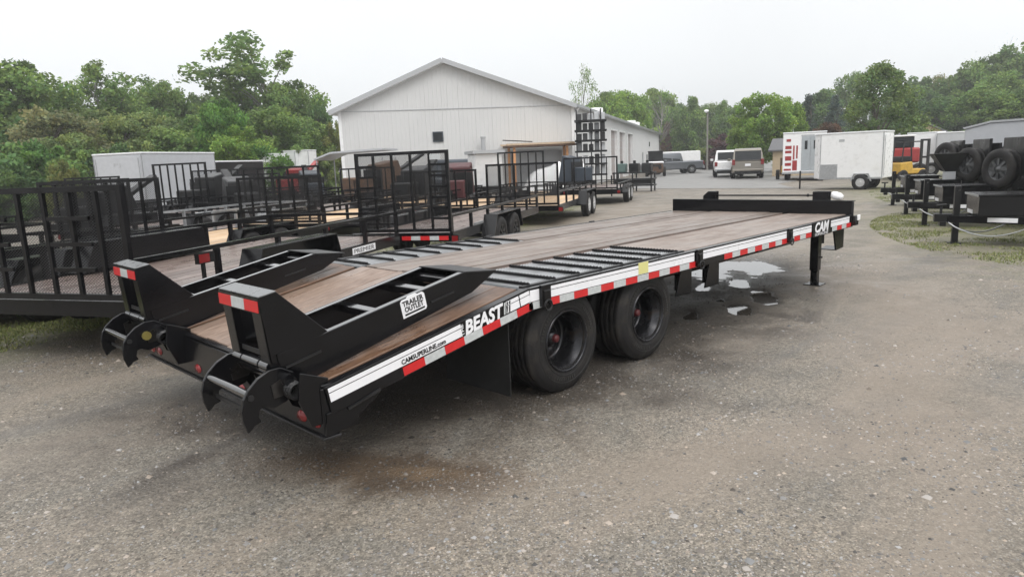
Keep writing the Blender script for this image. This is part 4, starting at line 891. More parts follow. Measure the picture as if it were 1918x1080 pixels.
# orange-brown old loader front at the corner
p = at(1228, 318, 58); old = thing('old_loader', 'rusty orange and white old loader at the far corner of the building', 'loader', (p.x, p.y, 0), azi(p))
MB().box(0, 1.6, -.62, .62, .3, 1.05).obj('engine_housing', M['brown'], old, .08)
MB().box(-.02, 1.7, -.66, .66, 1.06, 1.22).obj('hood', M['white'], old, .06)
for y in (-.35, .35): MB().lathe([(0, 0), (.13, 0), (.15, .04)], 14, Matrix.Translation((-.03, y, .75)) @ Matrix.Rotation(-PI/2, 4, 'Z')).obj('headlight', M['steel_dark'], old)
MB().box(-.05, -.001, -.45, .45, .82, .98).obj('grille', M['decal_black'], old)
for y in (-.7, .7): wheel(old, TY38, RIMB, .5, y, .385)
MB().box(1.2, 2.6, -.6, .6, 1.222, 2.0).box(1.15, 2.65, -.65, .65, 2.0, 2.08).obj('cab', M['black2'], old, .03)

# forklift: yellow body, red rear engine cover
p = at(1682, 320, 38.5); fk = thing('forklift', 'yellow forklift with dark mast, right of the white cargo trailer', 'forklift', (p.x, p.y, 0), azi(p)-R_(55))
MB().poly_y([(-.2, .35), (-.25, .95), (.55, 1.0), (.6, .62), (1.35, .62), (1.5, .35)], -.5, .5).obj('chassis', M['yellow'], fk, .05)
MB().box(-.15, .5, -.42, .42, 1.001, 1.28).obj('seat_cover', M['black2'], fk, .04)
for x, y in ((-.1, -.42), (-.1, .42), (1.15, -.42), (1.15, .42)): MB().bar((x, y, .98 if x < 0 else .6), (x+(.1 if x < 0 else -.12), y, 2.0), .06, .06, (1, 0, 0)).obj('cage_post', M['steel_dark'], fk)
MB().box(-.08, 1.12, -.48, .48, 2.0, 2.06).obj('overhead_guard', M['steel_dark'], fk)
for y in (-.3, .3): MB().box(1.55, 1.68, y-.05, y+.05, .1, 2.15).obj('mast_rail', M['steel_dark'], fk)
for z in (.5, 1.2, 2.1): MB().box(1.57, 1.66, -.249, .249, z-.05, z+.05).obj('mast_bar', M['steel_dark'], fk)
for y in (-.22, .22): MB().box(1.69, 2.6, y-.05, y+.05, .08, .12).obj('fork', M['steel_dark'], fk)
for x, y in ((.0, -.45), (.0, .45), (1.2, -.48), (1.2, .48)): wheel(fk, TY30, RIMB, x, y, .29, flip=y > 0)
fk.scale = (.82, .82, .9)
p = at(1683, 300, 41); rt_ = thing('red_tractor', 'red tractor cab with white roof showing between cargo trailer and forklift', 'tractor', (p.x, p.y, 0), azi(p)-R_(70))
MB().box(-.8, .8, -.6, .6, .8, 1.55).obj('hood', M['redp'], rt_, .08); MB().box(-.75, .5, -.55, .55, 1.551, 2.1).obj('cab', M['glass'], rt_, .03)
MB().box(-.8, .55, -.6, .6, 2.101, 2.18).obj('roof', M['white'], rt_, .02)
for x in (-.5, .7):
    for y in (-.75, .75): wheel(rt_, TY38, RIMB, x, y, .385, flip=y > 0)
# white box bodies at right back, fuel tank, sheds, house
p = at(1697, 300, 44); enclosed('plain white box trailer standing on grass behind the forklift', (p.x, p.y, 0), azi(p)-R_(90), 1.75, 2.2, 2.28, .55, M['white'], wheels=(1.2,), tongue=0)
p = at(1752, 300, 42); enclosed('grey-white box trailer behind the dump trailers at right', (p.x, p.y, 0), azi(p)-R_(90), 1.8, 2.2, 2.2, .7, M['grey'], wheels=(1.0,), tongue=0)
def house(label, loc, rz, L, W, h, hr, wall, roof, name='shed'):
    t = thing(name, label, 'building' if name == 'house' else 'shed', (loc[0], loc[1], 0), rz)
    MB().poly_x([(0, 0), (W, 0), (W, h), (W/2, hr), (0, h)], 0, L).obj('wall', wall, t)
    r = MB(); r.poly_x([(-.25, h-.12), (W/2, hr+.02), (W+.25, h-.12), (W+.25, h-.02), (W/2, hr+.14), (-.25, h-.02)], -.25, L+.25); r.obj('roof', roof, t)
    return t
p = at(1447, 300, 50); sh = house('small tan shed with grey roof left of the ambulance body', p, azi(p)-R_(90)-.2, 2.6, 2.2, 1.75, 2.35, M['tan'], M['roofdark'])
MB().box(.5, 1.0, -.02, -.001, .1, 1.2).obj('door', M['brown'], sh)
p = at(1774, 280, 62); hs_ = house('tan gabled house beyond the white box, behind the oak', p, azi(p)+.30, 2.4, 2.9, 2.45, 3.15, M['tan'], M['roofdark'], 'house')
p = at(1467, 325, 44); lg = thing('log_splitter', 'small yellow and black log splitter beside the tan shed', 'machine', (p.x, p.y, 0), .4)
MB().box(-.25, .25, -.12, .12, .35, .8).obj('engine', M['yellow'], lg, .03); MB().bar((-.4, 0, .3), (.9, 0, .35), .1, .12).obj('beam', M['black2'], lg)
for y in (-.3, .3): wheel(lg, TY30, RIMB, 0, y, .29, flip=y > 0)

# ------------------------------------------------------------------ THE LONG BUILDING
Nc = at(1072, 193, 39.4); Nc.z = 0; Lc = at(635, 208, 38.5); Lc.z = 0; HB = 4.66; HP = 7.04
bld = thing('long_building', 'long white steel-sided building with low gable, overhanging roof and garage doors on its side', 'building', (Nc.x, Nc.y, 0), 0)
f_ = (Lc-Nc).normalized(); FW = (Lc-Nc).length; s_ = Vector((math.cos(R_(28)), math.sin(R_(28)), 0)); BL = 57.5
def wallmtx(o, d):     # local x along wall, local y outward normal towards -, z up
    n = Vector((-d.y, d.x, 0)); return Matrix(((d.x, n.x, 0, o.x), (d.y, n.y, 0, o.y), (0, 0, 1, 0), (0, 0, 0, 1)))
ZR = Vector((0, 0, 0))
WF = wallmtx(ZR, f_); WS = wallmtx(ZR, s_)
XP = 6.9
def ztop(x): return HB+(HP-HB)*(x/XP if x < XP else (FW-x)/(FW-XP))
def panel(x0, x1, z0, z1a, z1b, mt, sg, m=M['siding'], ribs=4):
    """ribbed steel sheet; sg = +1 when outside is +local y"""
    vs = []; n = ribs; wx = (x1-x0)/n; prof = []
    for k in range(n):
        a = x0+k*wx; prof += [(a+.002, 0), (a+wx*.70, 0), (a+wx*.78, .011), (a+wx*.92, .011), (a+wx-.002, 0)]
    top = lambda x: z1a+(z1b-z1a)*(x-x0)/(x1-x0)
    mb = MB(); k = len(prof); vs = [(x, sg*y, z0) for x, y in prof]+[(x, sg*y, top(x)) for x, y in prof]
    mb.add(vs, [(i, i+1, i+1+k, i+k) for i in range(k-1)], mt); return mb.obj('siding_panel', m, bld)
# front wall: outside is local +y or -y? camera side
fn = Vector((-f_.y, f_.x, 0)); sgF = 1 if fn.dot(Vector(CAM[:2]+(0,))-Nc) > 0 else -1
sn = Vector((-s_.y, s_.x, 0)); sgS = 1 if sn.dot(Vector(CAM[:2]+(0,))-Nc) > 0 else -1
nP = 14; pw = FW/nP; SEAM = 4.60
for k in range(nP):
    x0, x1 = k*pw, (k+1)*pw
    panel(x0, x1, .05, SEAM-.01, SEAM-.01, WF, sgF)
    if x0 < XP < x1:
        panel(x0, XP, SEAM+.02, ztop(x0), ztop(XP), WF, sgF, ribs=2); panel(XP, x1, SEAM+.02, ztop(XP), ztop(x1), WF, sgF, ribs=2)
    else: panel(x0, x1, SEAM+.02, ztop(x0), ztop(x1), WF, sgF)
mb = MB(); ya, yb = sorted((0, sgF*.034)); mb.box(0, FW, ya, yb, SEAM-.012, SEAM+.022, WF); mb.obj('seam_trim', M['trim'], bld)
# side wall with garage doors
doors = [(14.1, 16.7, 3.7), (19.1, 21.7, 3.7), (24.1, 26.8, 3.7)]
x = 0; side = []
while x < BL-.1:
    x1 = min(BL, x+.92); z0 = .05
    for a, b_, zt2 in doors:
        if x < b_ and x1 > a: z0 = zt2
    panel(x, x1, max(z0, .9) if z0 < 1 else z0, HB-.05, HB-.05, WS, sgS)
    if z0 < 1: panel(x, x1, .02, .885, .885, WS, sgS, M['green'] if x > 28 else M['siding'])
    x = x1
for a, b_, zt2 in doors:
    a = math.floor(a/.92)*.92; b_ = math.ceil(b_/.92)*.92
    ya, yb = sorted((-sgS*.25, -sgS*.20)); d = MB().box(a, b_, ya, yb, .0, zt2, WS).obj('garage_door', M['door'], bld)
    for k in range(1, 6): 
        y1, y2 = sorted((-sgS*.199, -sgS*.185)); MB().box(a, b_, y1, y2, zt2*k/6-.02, zt2*k/6+.02, WS).obj('door_seam', M['trim'], d)
    for xx in (a, b_):
        y1, y2 = sorted((-sgS*.25, sgS*.05)); MB().box(xx-.06, xx+.06, y1, y2, 0, zt2, WS).obj('door_jamb', M['white'], bld)
    y1, y2 = sorted((-sgS*.25, sgS*.05)); MB().box(a-.06, b_+.06, y1, y2, zt2, zt2+.12, WS).obj('door_head', M['white'], bld)
for a, z0, z1, wd in ((43.2, 2.8, 3.3, .8), (36, 0, 2.1, 1.0), (40.5, 1.2, 1.9, .6)):
    y1, y2 = sorted((sgS*.03, sgS*.06)); o = MB().box(a, a+wd, y1, y2, z0, z1, WS).obj('window' if z0 else 'door', M['glass'] if z0 else M['trim'], bld)
# roof: two pitched slabs with overhang, from rake profile swept along s_
oh = .32; fo = -s_*.45
def rake(x, z): return f_*x+Vector((0, 0, z))
eR, pk, eL = rake(-oh, HB-.02+(-oh)*(HP-HB)/XP+.06), rake(XP, HP+.10), rake(FW+oh, HB+.06-oh*(HP-HB)/(FW-XP))
for a, b_ in ((eR, pk), (pk, eL)):
    vs = [a+fo, b_+fo, b_+s_*(BL+.6), a+s_*(BL+.6)]; vs2 = [v-Vector((0, 0, .16)) for v in vs]
    MB().add(vs+vs2, [(0, 1, 2, 3), (7, 6, 5, 4), (0, 4, 5, 1), (1, 5, 6, 2), (2, 6, 7, 3), (3, 7, 4, 0)]).obj('roof', M['roofw'], bld)
    n = (b_-a).normalized(); mb = MB(); mb.bar(a+fo-s_*.02-Vector((0, 0, .06)), b_+fo-s_*.02-Vector((0, 0, .06)), .03, .24); mb.obj('rake_trim', M['trim'], bld)
g = MB(); g.bar(eR+fo-f_*.08-Vector((0, 0, .05)), eR-f_*.08+s_*(BL+.6)-Vector((0, 0, .05)), .14, .14); g.obj('gutter', M['galv'], bld)
dp = MB(); dp.path([eR-f_*.05+Vector((0, 0, -.12)), f_*-.06+Vector((0, 0, HB-.55))+sn*sgS*.06, f_*-.02+sn*sgS*.08+Vector((0, 0, .2))], .06, 8); dp.obj('downspout', M['white'], bld)
# corner trims
for o_, mt, sg in ((0, WF, sgF), (FW, WF, sgF), (BL, WS, sgS)):
    y1, y2 = sorted((sg*-.02, sg*.05)); MB().box(o_-.08, o_+.08, y1, y2, .05, HB-.05, mt).obj('corner_trim', M['white'], bld)
for x, y in ((12, 1.5), (26, 1.2), (30, 1.4), (33, 1.0)):
    MB().box(-.4, .4, -.3, .3, 0, .35, Matrix.Translation(s_*(x*1.4)+f_*y+Vector((0, 0, HB+y*.34)))).obj('roof_vent', M['white'], bld, .03)
# back and left walls so the body is closed
bk = [ZR+s_*BL, f_*FW+s_*BL]
MB().add([f_*FW, f_*FW+s_*BL, f_*FW+s_*BL+Vector((0, 0, HB)), f_*FW+Vector((0, 0, HB))], [(0, 1, 2, 3)]).add([s_*BL, s_*BL+f_*FW, s_*BL+f_*FW+Vector((0, 0, HB)), s_*BL+f_*XP+Vector((0, 0, HP)), s_*BL+Vector((0, 0, HB))], [(0, 1, 2, 3, 4)]).obj('back_wall', M['siding'], bld, kind='stuff')
# wall window and wall vent
y1, y2 = sorted((sgF*.03, sgF*.07)); wf = MB().box(7.22, 7.78, y1, y2, 2.88, 3.42, WF).obj('window_frame', M['blue'], bld)
y1, y2 = sorted((sgF*.071, sgF*.076)); MB().box(7.27, 7.73, y1, y2, 2.94, 3.36, WF).obj('pane', M['glass'], wf)
MB().box(7.27, 7.5, y2, y2+.004, 3.2, 3.3, WF).obj('pane_reflection', M['white_tape'], wf) if False else None
pc = WF @ Vector((5.1, sgF*.45, 0)); pv = MB(); pv.tube(pc, pc+Vector((0, 0, 3.0)), .12, 12).tube(pc+Vector((0, 0, 2.98)), pc+Vector((0, 0, 3.05)), .15, 12); pv.obj('vent_pipe', M['trim'], bld)

# lumber shed against the gable wall
shl = thing('lumber_shed', 'open lumber shed with orange posts, boards stacked on its flat roof', 'shed', (Nc.x, Nc.y, 0), 0)
def FB(name, x0, x1, y0, y1, z0, z1, m, parent, bev=0):
    a, b_ = sorted((sgF*y0, sgF*y1)); return MB().box(x0, x1, a, b_, z0, z1, WF).obj(name, m, parent, bev)
for x, y in ((.75, 1.7), (3.6, 1.7), (.6, .3), (3.7, .3)): FB('post', x-.06, x+.06, y-.06, y+.06, 0, 2.40, M['orange'], shl)
FB('roof', .1, 4.0, .1, 1.9, 2.40, 2.50, M['brown'], shl); FB('back_panel', .7, 3.5, .12, .16, 0, 2.2, M['trim'], shl)
for k in range(16):
    x0 = random.uniform(.15, .8); y0 = .15+k % 8*.21; z = 2.502+(k//8)*.05
    a, b_ = sorted((sgF*y0, sgF*(y0+.17))); MB().box(x0, x0+random.uniform(2.8, 3.8), a, b_, z, z+.045, WF).obj('board', M['lumber'], shl)
MB().bar(WF @ Vector((2.6, sgF*1.6, 2.66)), WF @ Vector((4.2, sgF*1.7, 2.78)), .05, .05).obj('loose_pole', M['black2'], shl)
# tarpaulin heaps
def tarp(label, x, y, sx_, sy, h, m=None):
    n = 14; V = []; F = []
    for i in range(n+1):
        for j in range(n+1):
            u, v = i/n*2-1, j/n*2-1; d = max(abs(u), abs(v)); z = h*(1-d**2.2)*(1-.25*abs(math.sin(3*u+1)))+random.uniform(-.02, .02)
            V.append((x+u*sx_, sgF*(y+v*sy), max(.02, z)))
    for i in range(n):
        for j in range(n): a = i*(n+1)+j; F.append((a, a+1, a+n+2, a+n+1))
    o = MB().add(V, F, WF, True).obj('tarpaulin', m or M['plastic_white']); o.location = (Nc.x, Nc.y, 0); tag(o, label, 'tarpaulin', None); return o
tarp('white peaked tarpaulin under the lumber shed roof', 1.9, 2.9, 1.5, .7, 1.75)
tarp('low white tarpaulin right of the lumber shed post', .5, 3.2, .7, .6, 1.6)
# leaning white dump body and tank next to the vent pipe
p = at(914, 320, 27); db = thing('hopper_cart', 'white tapering hopper cart with dark lid beside the vent pipe', 'hopper cart', (p.x, p.y, 0), azi(p)+.2)
MB().loft([(0, .75, .62), (-.25, 2.0, .5), (1.5, 2.0, .5), (1.3, .75, .6)]).obj('body', M['white'], db, .02); MB().box(-.35, 1.6, -.62, .62, 2.001, 2.12).obj('lid', M['trim'], db)
for y in (-.55, .55): wheel(db, TY34, RIMB, .6, y, .34, flip=y > 0)
MB().box(-.3, 1.5, -.4, .4, .45, .745).obj('chassis', M['black2'], db)

# rack of parts by the side wall ----------------------------------------
rk0 = at(1081, 300, 36.5); RA = math.atan2(at(1125, 300, 36.5).y-rk0.y, at(1125, 300, 36.5).x-rk0.x)
rk = thing('storage_rack', 'tall black storage rack of trailer parts at the near corner of the building', 'rack', (rk0.x, rk0.y, 0), RA)
for x in (0, .75, 1.25):
    for y in (0, .9): MB().box(x-.03, x+.03, y-.03, y+.03, 0, 4.15).obj('upright', M['black2'], rk)
sh_z = (.9, 1.45, 2.1, 2.65, 3.15, 3.65)
for z in sh_z:
    for y in (0, .9): MB().box(-.1, 1.55, y-.05+.0, y+.05, z-.12, z-.03).obj('shelf_beam', M['black2'], rk)
    MB().box(-.08, 1.53, .051, .849, z-.07, z-.035).obj('shelf', M['steel_dark'], rk)
kinds = ['grey fenders', 'dark crates', 'grey steel wheels', 'black axles', 'grey jacks', 'dark brackets']
for k, z in enumerate(sh_z):
    l = thing('parts_pile', '%s on the %s shelf of the tall rack' % (kinds[k], ('lowest', 'second lowest', 'third', 'fourth', 'second highest', 'top')[k]), 'parts', (rk0.x, rk0.y, 0), RA)
    for q in range(5):
        x = .02+q*.30; h = random.uniform(.30, .46); m = random.choice([M['trim'], M['galvd'], M['black2'], M['steel_dark']] if k % 2 else [M['trim'], M['galvd'], M['galvd'], M['black2']])
        MB().poly_x([(.08, z-.034), (.8, z-.034), (.78, z+h*.7), (.5, z+h), (.15, z+h*.9)], x, x+.24).obj('part', m, l, .01)
# second lower rack further along
p = at(1150, 320, 34); r2_ = thing('storage_rack', 'low dark rack with stacked frames in front of the garage doors', 'rack', (p.x, p.y, 0), RA-.3)
for x in (0, .9, 1.8):
    for y in (0, .8): MB().box(x-.03, x+.03, y-.03, y+.03, 0, .95).obj('upright', M['black2'], r2_)
MB().box(.0, 1.8, .1, .7, .36, .56).obj('frame_stack', M['black2'], r2_)
for z in (.3, .6, .9): MB().box(-.1, 1.9, 0.04, .76, z-.03, z+.03).obj('shelf', M['steel_dark'], r2_)
for q, (nm, m) in enumerate((('dark green boxed pump', 'green'), ('black hydraulic power unit', 'black2'), ('black ribbed engine', 'steel_dark'))):
    b = thing('power_unit', nm+' on the low dark rack', 'machine', tuple((Vector((p.x, p.y, 0))+Vector((math.cos(RA-.3), math.sin(RA-.3), 0))*(.3+q*.62)).xy)+(.93,), RA-.3)
    MB().box(-.22, .22, .1, .6, .0, .42).obj('housing', M[m], b, .03); MB().tube((0, .35, .42), (0, .35, .55), .07, 10).obj('cap', M['black2'], b)

# yard machines behind the trailers --------------------------------------
def machine(label, px, dist, body, rz=HD, h=1.6, chute=True, L=2.4):
    p = at(px, 320, dist); t = thing('firewood_machine', label, 'machine', (p.x, p.y, 0), rz)
    MB().box(0, L, -.35, .35, .45, .6).obj('chassis', M['black2'], t)
    MB().box(.2, L*.45, -.32, .32, .6005, h*.75).obj('engine_housing', M[body], t, .04)
    for k in range(4): MB().box(.24+k*.08, .28+k*.08, -.335, -.3205, .75, h*.7).obj('louvre', M['decal_black'], t)
    MB().tube((L*.2, -.45, .65), (L*.9, -.45, .72), .05).obj('cylinder', M['steel_dark'], t)
    MB().box(L*.46, L*.49, -.5, .5, .62, h*.9).box(L*.46, L*.96, -.5, -.47, .601, .64).obj('guard_frame', M['black2'], t)
    MB().poly_y([(L*.5, .6), (L*.5, h), (L*.8, h+.15), (L*.95, .6)], -.4, .4).obj('hopper', M[body], t, .03)
    if chute: MB().bar((L*.7, 0, h*.7), (L*1.35, 0, h+.35), .22, .10).obj('chute', M['redp'] if body == 'redp' else M['black2'], t)
    MB().tube((L*.3, .1, h*.75), (L*.3, .1, h*.75+.35), .04).obj('exhaust', M['steel_dark'], t)
    for y in (-.5, .5):
        wheel(t, TY30, RIMW30, L*.5, y, .29, flip=y > 0)
    return t
machine('red firewood machine with raised chute in front of the white box trailer', 520, 33, 'redp', h=1.7)
machine('blue and black wood chipper in the middle of the left yard', 590, 29, 'blue', h=1.5, rz=HD+.7)
machine('brown rusty firewood machine left of the tall ladder gate', 640, 26, 'brown', h=1.75, L=3.0, rz=HD-.4)
machine('dark red upright machine right of the tall ladder gate', 845, 21, 'maroon', h=1.55, L=1.0, chute=False)
machine('black stump grinder seen through the tall ladder gate', 740, 22, 'black2', h=1.5)
machine('black tracked chipper far back, left of the tall ladder gate', 700, 31, 'black2', h=1.5, L=2.8)
machine('blue-black power unit behind the farthest barred gate', 1110, 33, 'blue', h=1.7, L=1.8, chute=False, rz=HD+1.2)
machine('black and silver machine in the far left row', 330, 25, 'black2', h=1.55)
machine('black machine with yellow caution label at far left', 90, 20, 'black2', h=1.3)
machine('dark machine behind the pine floored trailer at left', 470, 22, 'steel_dark', h=1.4, rz=HD+.9)
tarp_ = None
p = at(648, 300, 34); cnp = thing('canopy', 'pale grey sloping canopy left of the tall ladder gate in front of the building', 'canopy', (p.x, p.y, 0), RA)
MB().poly_y([(-1.1, 2.15), (-.3, 2.42), (2.2, 2.5), (2.2, 2.42), (-.3, 2.34), (-1.1, 2.07)], -1.2, 1.2).obj('roof', M['grey'], cnp)
for x, y in ((-1, -1.1), (-1, 1.1), (2.1, -1.1), (2.1, 1.1)): MB().tube((x, y, 0), (x, y, 2.1), .03).obj('post', M['galv'], cnp)
# stacked pallets / black crates lines to fill between rows
for k, (px, d, wd, h) in enumerate(((560, 20.5, 1.1, .8), (440, 27, 1.6, 1.2), (260, 24, 1.5, .9), (700, 27, 1.4, 1.1), (800, 26, 1.2, 1.3))):
    p = at(px, 320, d); t = thing('steel_pallet', ('black steel pallet stack ')+('behind the orange pine floor', 'in front of the black enclosed trailer', 'behind the galvanised trailer', 'behind the left ladder of the tall gate', 'behind the right ladder of the tall gate')[k], 'pallet stack', (p.x, p.y, 0), HD+.2*k)
    n = int(h/.22)
    for q in range(n):
        MB().box(0, wd, 0, .9, q*.22, q*.22+.06).obj('pallet_deck', M['black2'] if (k+q) % 3 else M['woodgrey'], t)
        for x in (.05, wd/2, wd-.05): MB().box(x-.04, x+.04, .02, .88, q*.22+.0605, q*.22+.2195).obj('pallet_block', M['steel_dark'], t)

# ------------------------------------------------------------------ DUMP TRAILERS AT THE RIGHT
HR = R_(113); DU = Vector((math.cos(HR), math.sin(HR), 0))
def dump(label, jx, jy, spare_z, box_m='black', hopper=False, L=3.6):
    """origin at the ground under the jack, tongue towards +x"""
    t = thing('dump_trailer', label, 'trailer', (jx, jy, 0), HR, 'dump trailers lined up at the right')
    t_ = .62
    j = MB(); j.box(-.045, .045, -.045, .045, .02, .95); j.obj('jack', M['black2'], t, .004); MB().box(-.09, .09, -.09, .09, 0, .02).obj('jack_foot', M['black2'], t)
    MB().tube((0, .05, .88), (0, .22, .90), .012).obj('crank', M['black2'], t)
    for s in (-1, 1): MB().bar((.12, s*.05, .42), (-1.60, s*.85, .42), .07, .12).obj('tongue_beam', M['black'], t, .003)
    MB().box(.06, .32, -.06, .06, .37, .50).box(.15, .24, -.09, .09, .30, .3695).obj('coupler', M['black2'], t, .004)
    MB().tube((.22, 0, .50), (.22, 0, .64), .02).tube((.14, -.05, .64), (.30, .05, .64), .018).obj('latch', M['steel_dark'], t)
    b = MB().box(-1.02, -.22, -.42, .42, .485, .80).obj('pump_box', M['black'], t, .01); MB().box(-1.04, -.20, -.44, .44, .801, .825).obj('lid', M['black'], b); MB().box(-.198, -.190, -.44, .44, .795, .825).obj('lid_edge', M['galv'], b)
    MB().box(-.2195, -.216, -.30, .05, .50, .56).obj('sticker', M['stripe'], b)
    for x0, x1 in ((-.75, -.35), (-1.2, -.85)):
        s = MB(); s.box(0, x1-x0, .036, .039, -.035, .035, Matrix.Translation((x0, .05+.465*(.12-x0), .42)) @ Matrix.Rotation(R_(-25), 4, 'Z')); s.obj('sticker', M['stripe'], t)
    # body
    z0, z1 = .72, 1.50
    bd = MB(); bd.box(-1.62, -1.58, -1.0, 1.0, z0, z1+.12); bd.box(-1.62-L, -1.6205, -1.0, -.96, z0, z1); bd.box(-1.62-L, -1.6205, .96, 1.0, z0, z1); bd.box(-1.62-L, -1.6205, -.9595, .9595, z0, z0+.05)
    bd.obj('dump_bed', M['black'], t, .004)
    for k in range(6):
        for y in (-1.03, 1.0005): MB().box(-1.9-k*.6, -1.84-k*.6, y, y+.0295, z0, z1).obj('bed_rib', M['black'], t)
    MB().box(-1.63-L, -1.55, -.45, -.35, .5, .70).box(-1.63-L, -1.55, .35, .45, .5, .70).obj('chassis', M['black2'], t, kind=None)
    for y in (-1.16, 1.16):
        for x in (-2.9, -3.75): wheel(t, TY38, RIM38, x, y, .385, flip=y > 0)
        a, b2 = -4.3, -2.35; yy = y-.13
        MB().poly_y([(a, .5), (a+.2, .86), (b2-.2, .86), (b2, .5), (b2-.02, .5), (b2-.21, .85), (a+.21, .85), (a+.02, .5)], yy, yy+.26).obj('fender', M['black2'], t)
    # spare wheel standing on the bed front
    sp = link(TY38, 'spare_wheel', t, loc=(-1.22, .22, spare_z), rot=(0, 0, R_(122))); link(RIMD, 'rim', sp)
    MB().box(-1.44, -1.36, .10, .45, .50, spare_z-.1).obj('spare_bracket', M['black2'], t)
    MB().box(-1.5, -1.44, -.75, .75, 1.0, 1.72).obj('tarp_housing', M['black2'], t, .01)
    # safety chain
    for s in (-1, 1):
        pts = [Vector((.12-1.05*k/12, s*(.08+.46*k/12), .36-.20*math.sin(PI*k/12)**.8)) for k in range(13)]
        MB().path(pts, .012, 6).obj('chain', M['chain'], t)
    if hopper:
        MB().add([(-.45, -.35, 1.42), (-.45, .35, 1.42), (-1.15, .35, 1.42), (-1.15, -.35, 1.42), (-.75, -.12, 1.0), (-.75, .12, 1.0), (-.95, .12, 1.0), (-.95, -.12, 1.0)], [(0, 1, 5, 4), (1, 2, 6, 5), (2, 3, 7, 6), (3, 0, 4, 7), (4, 5, 6, 7)]).obj('hopper', M['steel_dark'], t)
        MB().box(-.96, -.74, -.13, .13, .826, 1.0).obj('hopper_leg', M['trim'], t)
    return t
dump('black dump trailer nearest at the right edge, spare wheel above its pump box', 10.13, -.19, 1.08)
dump('black dump trailer, second in the line at right, with a grey spare wheel', 12.9, .95, 1.12)
dump('black dump trailer with grey hopper over its tongue, farthest in the line at right', 15.5, 2.0, 1.15, hopper=True)
dump('black dump trailer mostly hidden behind the others at the far right', 18.3, 3.1, 1.3)

# grey gooseneck living-quarter trailer behind them
p = at(1806, 260, 23.5); gn = thing('gooseneck_trailer', 'large light grey gooseneck trailer rising above the dump trailers at the right edge', 'trailer', (p.x, p.y, 0), azi(p)+R_(80)+PI)
b = MB(); b.poly_y([(0, 1.50), (0, 2.02), (.6, 2.16), (9, 2.30), (9, .6), (3.0, .6), (2.4, 1.50)], 0, 2.4); b.obj('body', M['grey'], gn, .02)
b = MB(); b.poly_y([(-.02, 2.025), (.6, 2.165), (9.05, 2.305), (9.05, 2.36), (.6, 2.22), (-.05, 2.07)], -.03, 2.43); b.obj('roof', M['trim'], gn)
MB().box(1.42, 1.60, 2.401, 2.41, 1.78, 2.02).obj('window', M['glass'], gn); MB().box(1.42, 1.60, -.01, -.001, 1.78, 2.02).obj('window', M['glass'], gn)
for y in (2.401, -.012): MB().box(2.02, 2.06, y, y+.011, 1.5, 2.1).box(2.02, 3.2, y, y+.011, 2.1, 2.13).obj('door_frame', M['trim'], gn, kind=None)
for y in (2.401, -.012): MB().box(2.05, 2.95, y, y+.009, 1.55, 2.09).obj('door', M['roofw'], gn)
for x in (5.5, 6.4): 
    for y in (.1, 2.3): wheel(gn, TY38, RIM38, x, y, .385, flip=y > 1)
MB().box(.4, .6, 1.1, 1.3, .5, 1.5).obj('neck_post', M['black2'], gn)

# ------------------------------------------------------------------ poles
def pole(label, p, h, r, name='utility_pole', lamp=None, m='barkpale'):
    t = thing(name, label, 'pole', (p.x, p.y, 0)); MB().tube((0, 0, -.2), (0, 0, h), r, 8, r*.7).obj('pole', M[m], t)
    if lamp: MB().lathe([(0, .12), (.2, .05), (.25, -.05), (.1, -.2), (0, -.22)], 12, Matrix.Translation((-.25, 0, h-.1)) @ Matrix.Rotation(PI/2, 4, 'X')).obj('lamp', M['plastic_white'], t); MB().bar((0, 0, h-.15), (-.3, 0, h-.05), .04, .04).obj('arm', M['galv'], t)
    return t
pole('slim pale yard light pole in front of the green trees, right of the building', at(1325, 250, 75), 6.1, .11, 'light_pole', True)
t = pole('small metal flag pole with cross arm above the black enclosed trailer', at(422, 290, 45), 2.95, .04, 'metal_pole', None, 'galv')
MB().box(-.3, .3, -.02, .02, 2.9, 2.95).obj('cross_arm', M['galv'], t)
# ------------------------------------------------------------------ haze
hm = bpy.data.materials.new('haze_air'); hm.use_nodes = True; hn = hm.node_tree; hn.nodes.clear()
pv_ = hn.nodes.new('ShaderNodeVolumePrincipled'); pv_.inputs['Color'].default_value = (.93, .95, .97, 1); pv_.inputs['Density'].default_value = .0012; pv_.inputs['Anisotropy'].default_value = .2
ho_ = hn.nodes.new('ShaderNodeOutputMaterial'); hn.links.new(pv_.outputs[0], ho_.inputs['Volume'])
hz = MB().box(-720, 920, -720, 920, -1.5, 24).obj('haze', hm, kind='stuff')
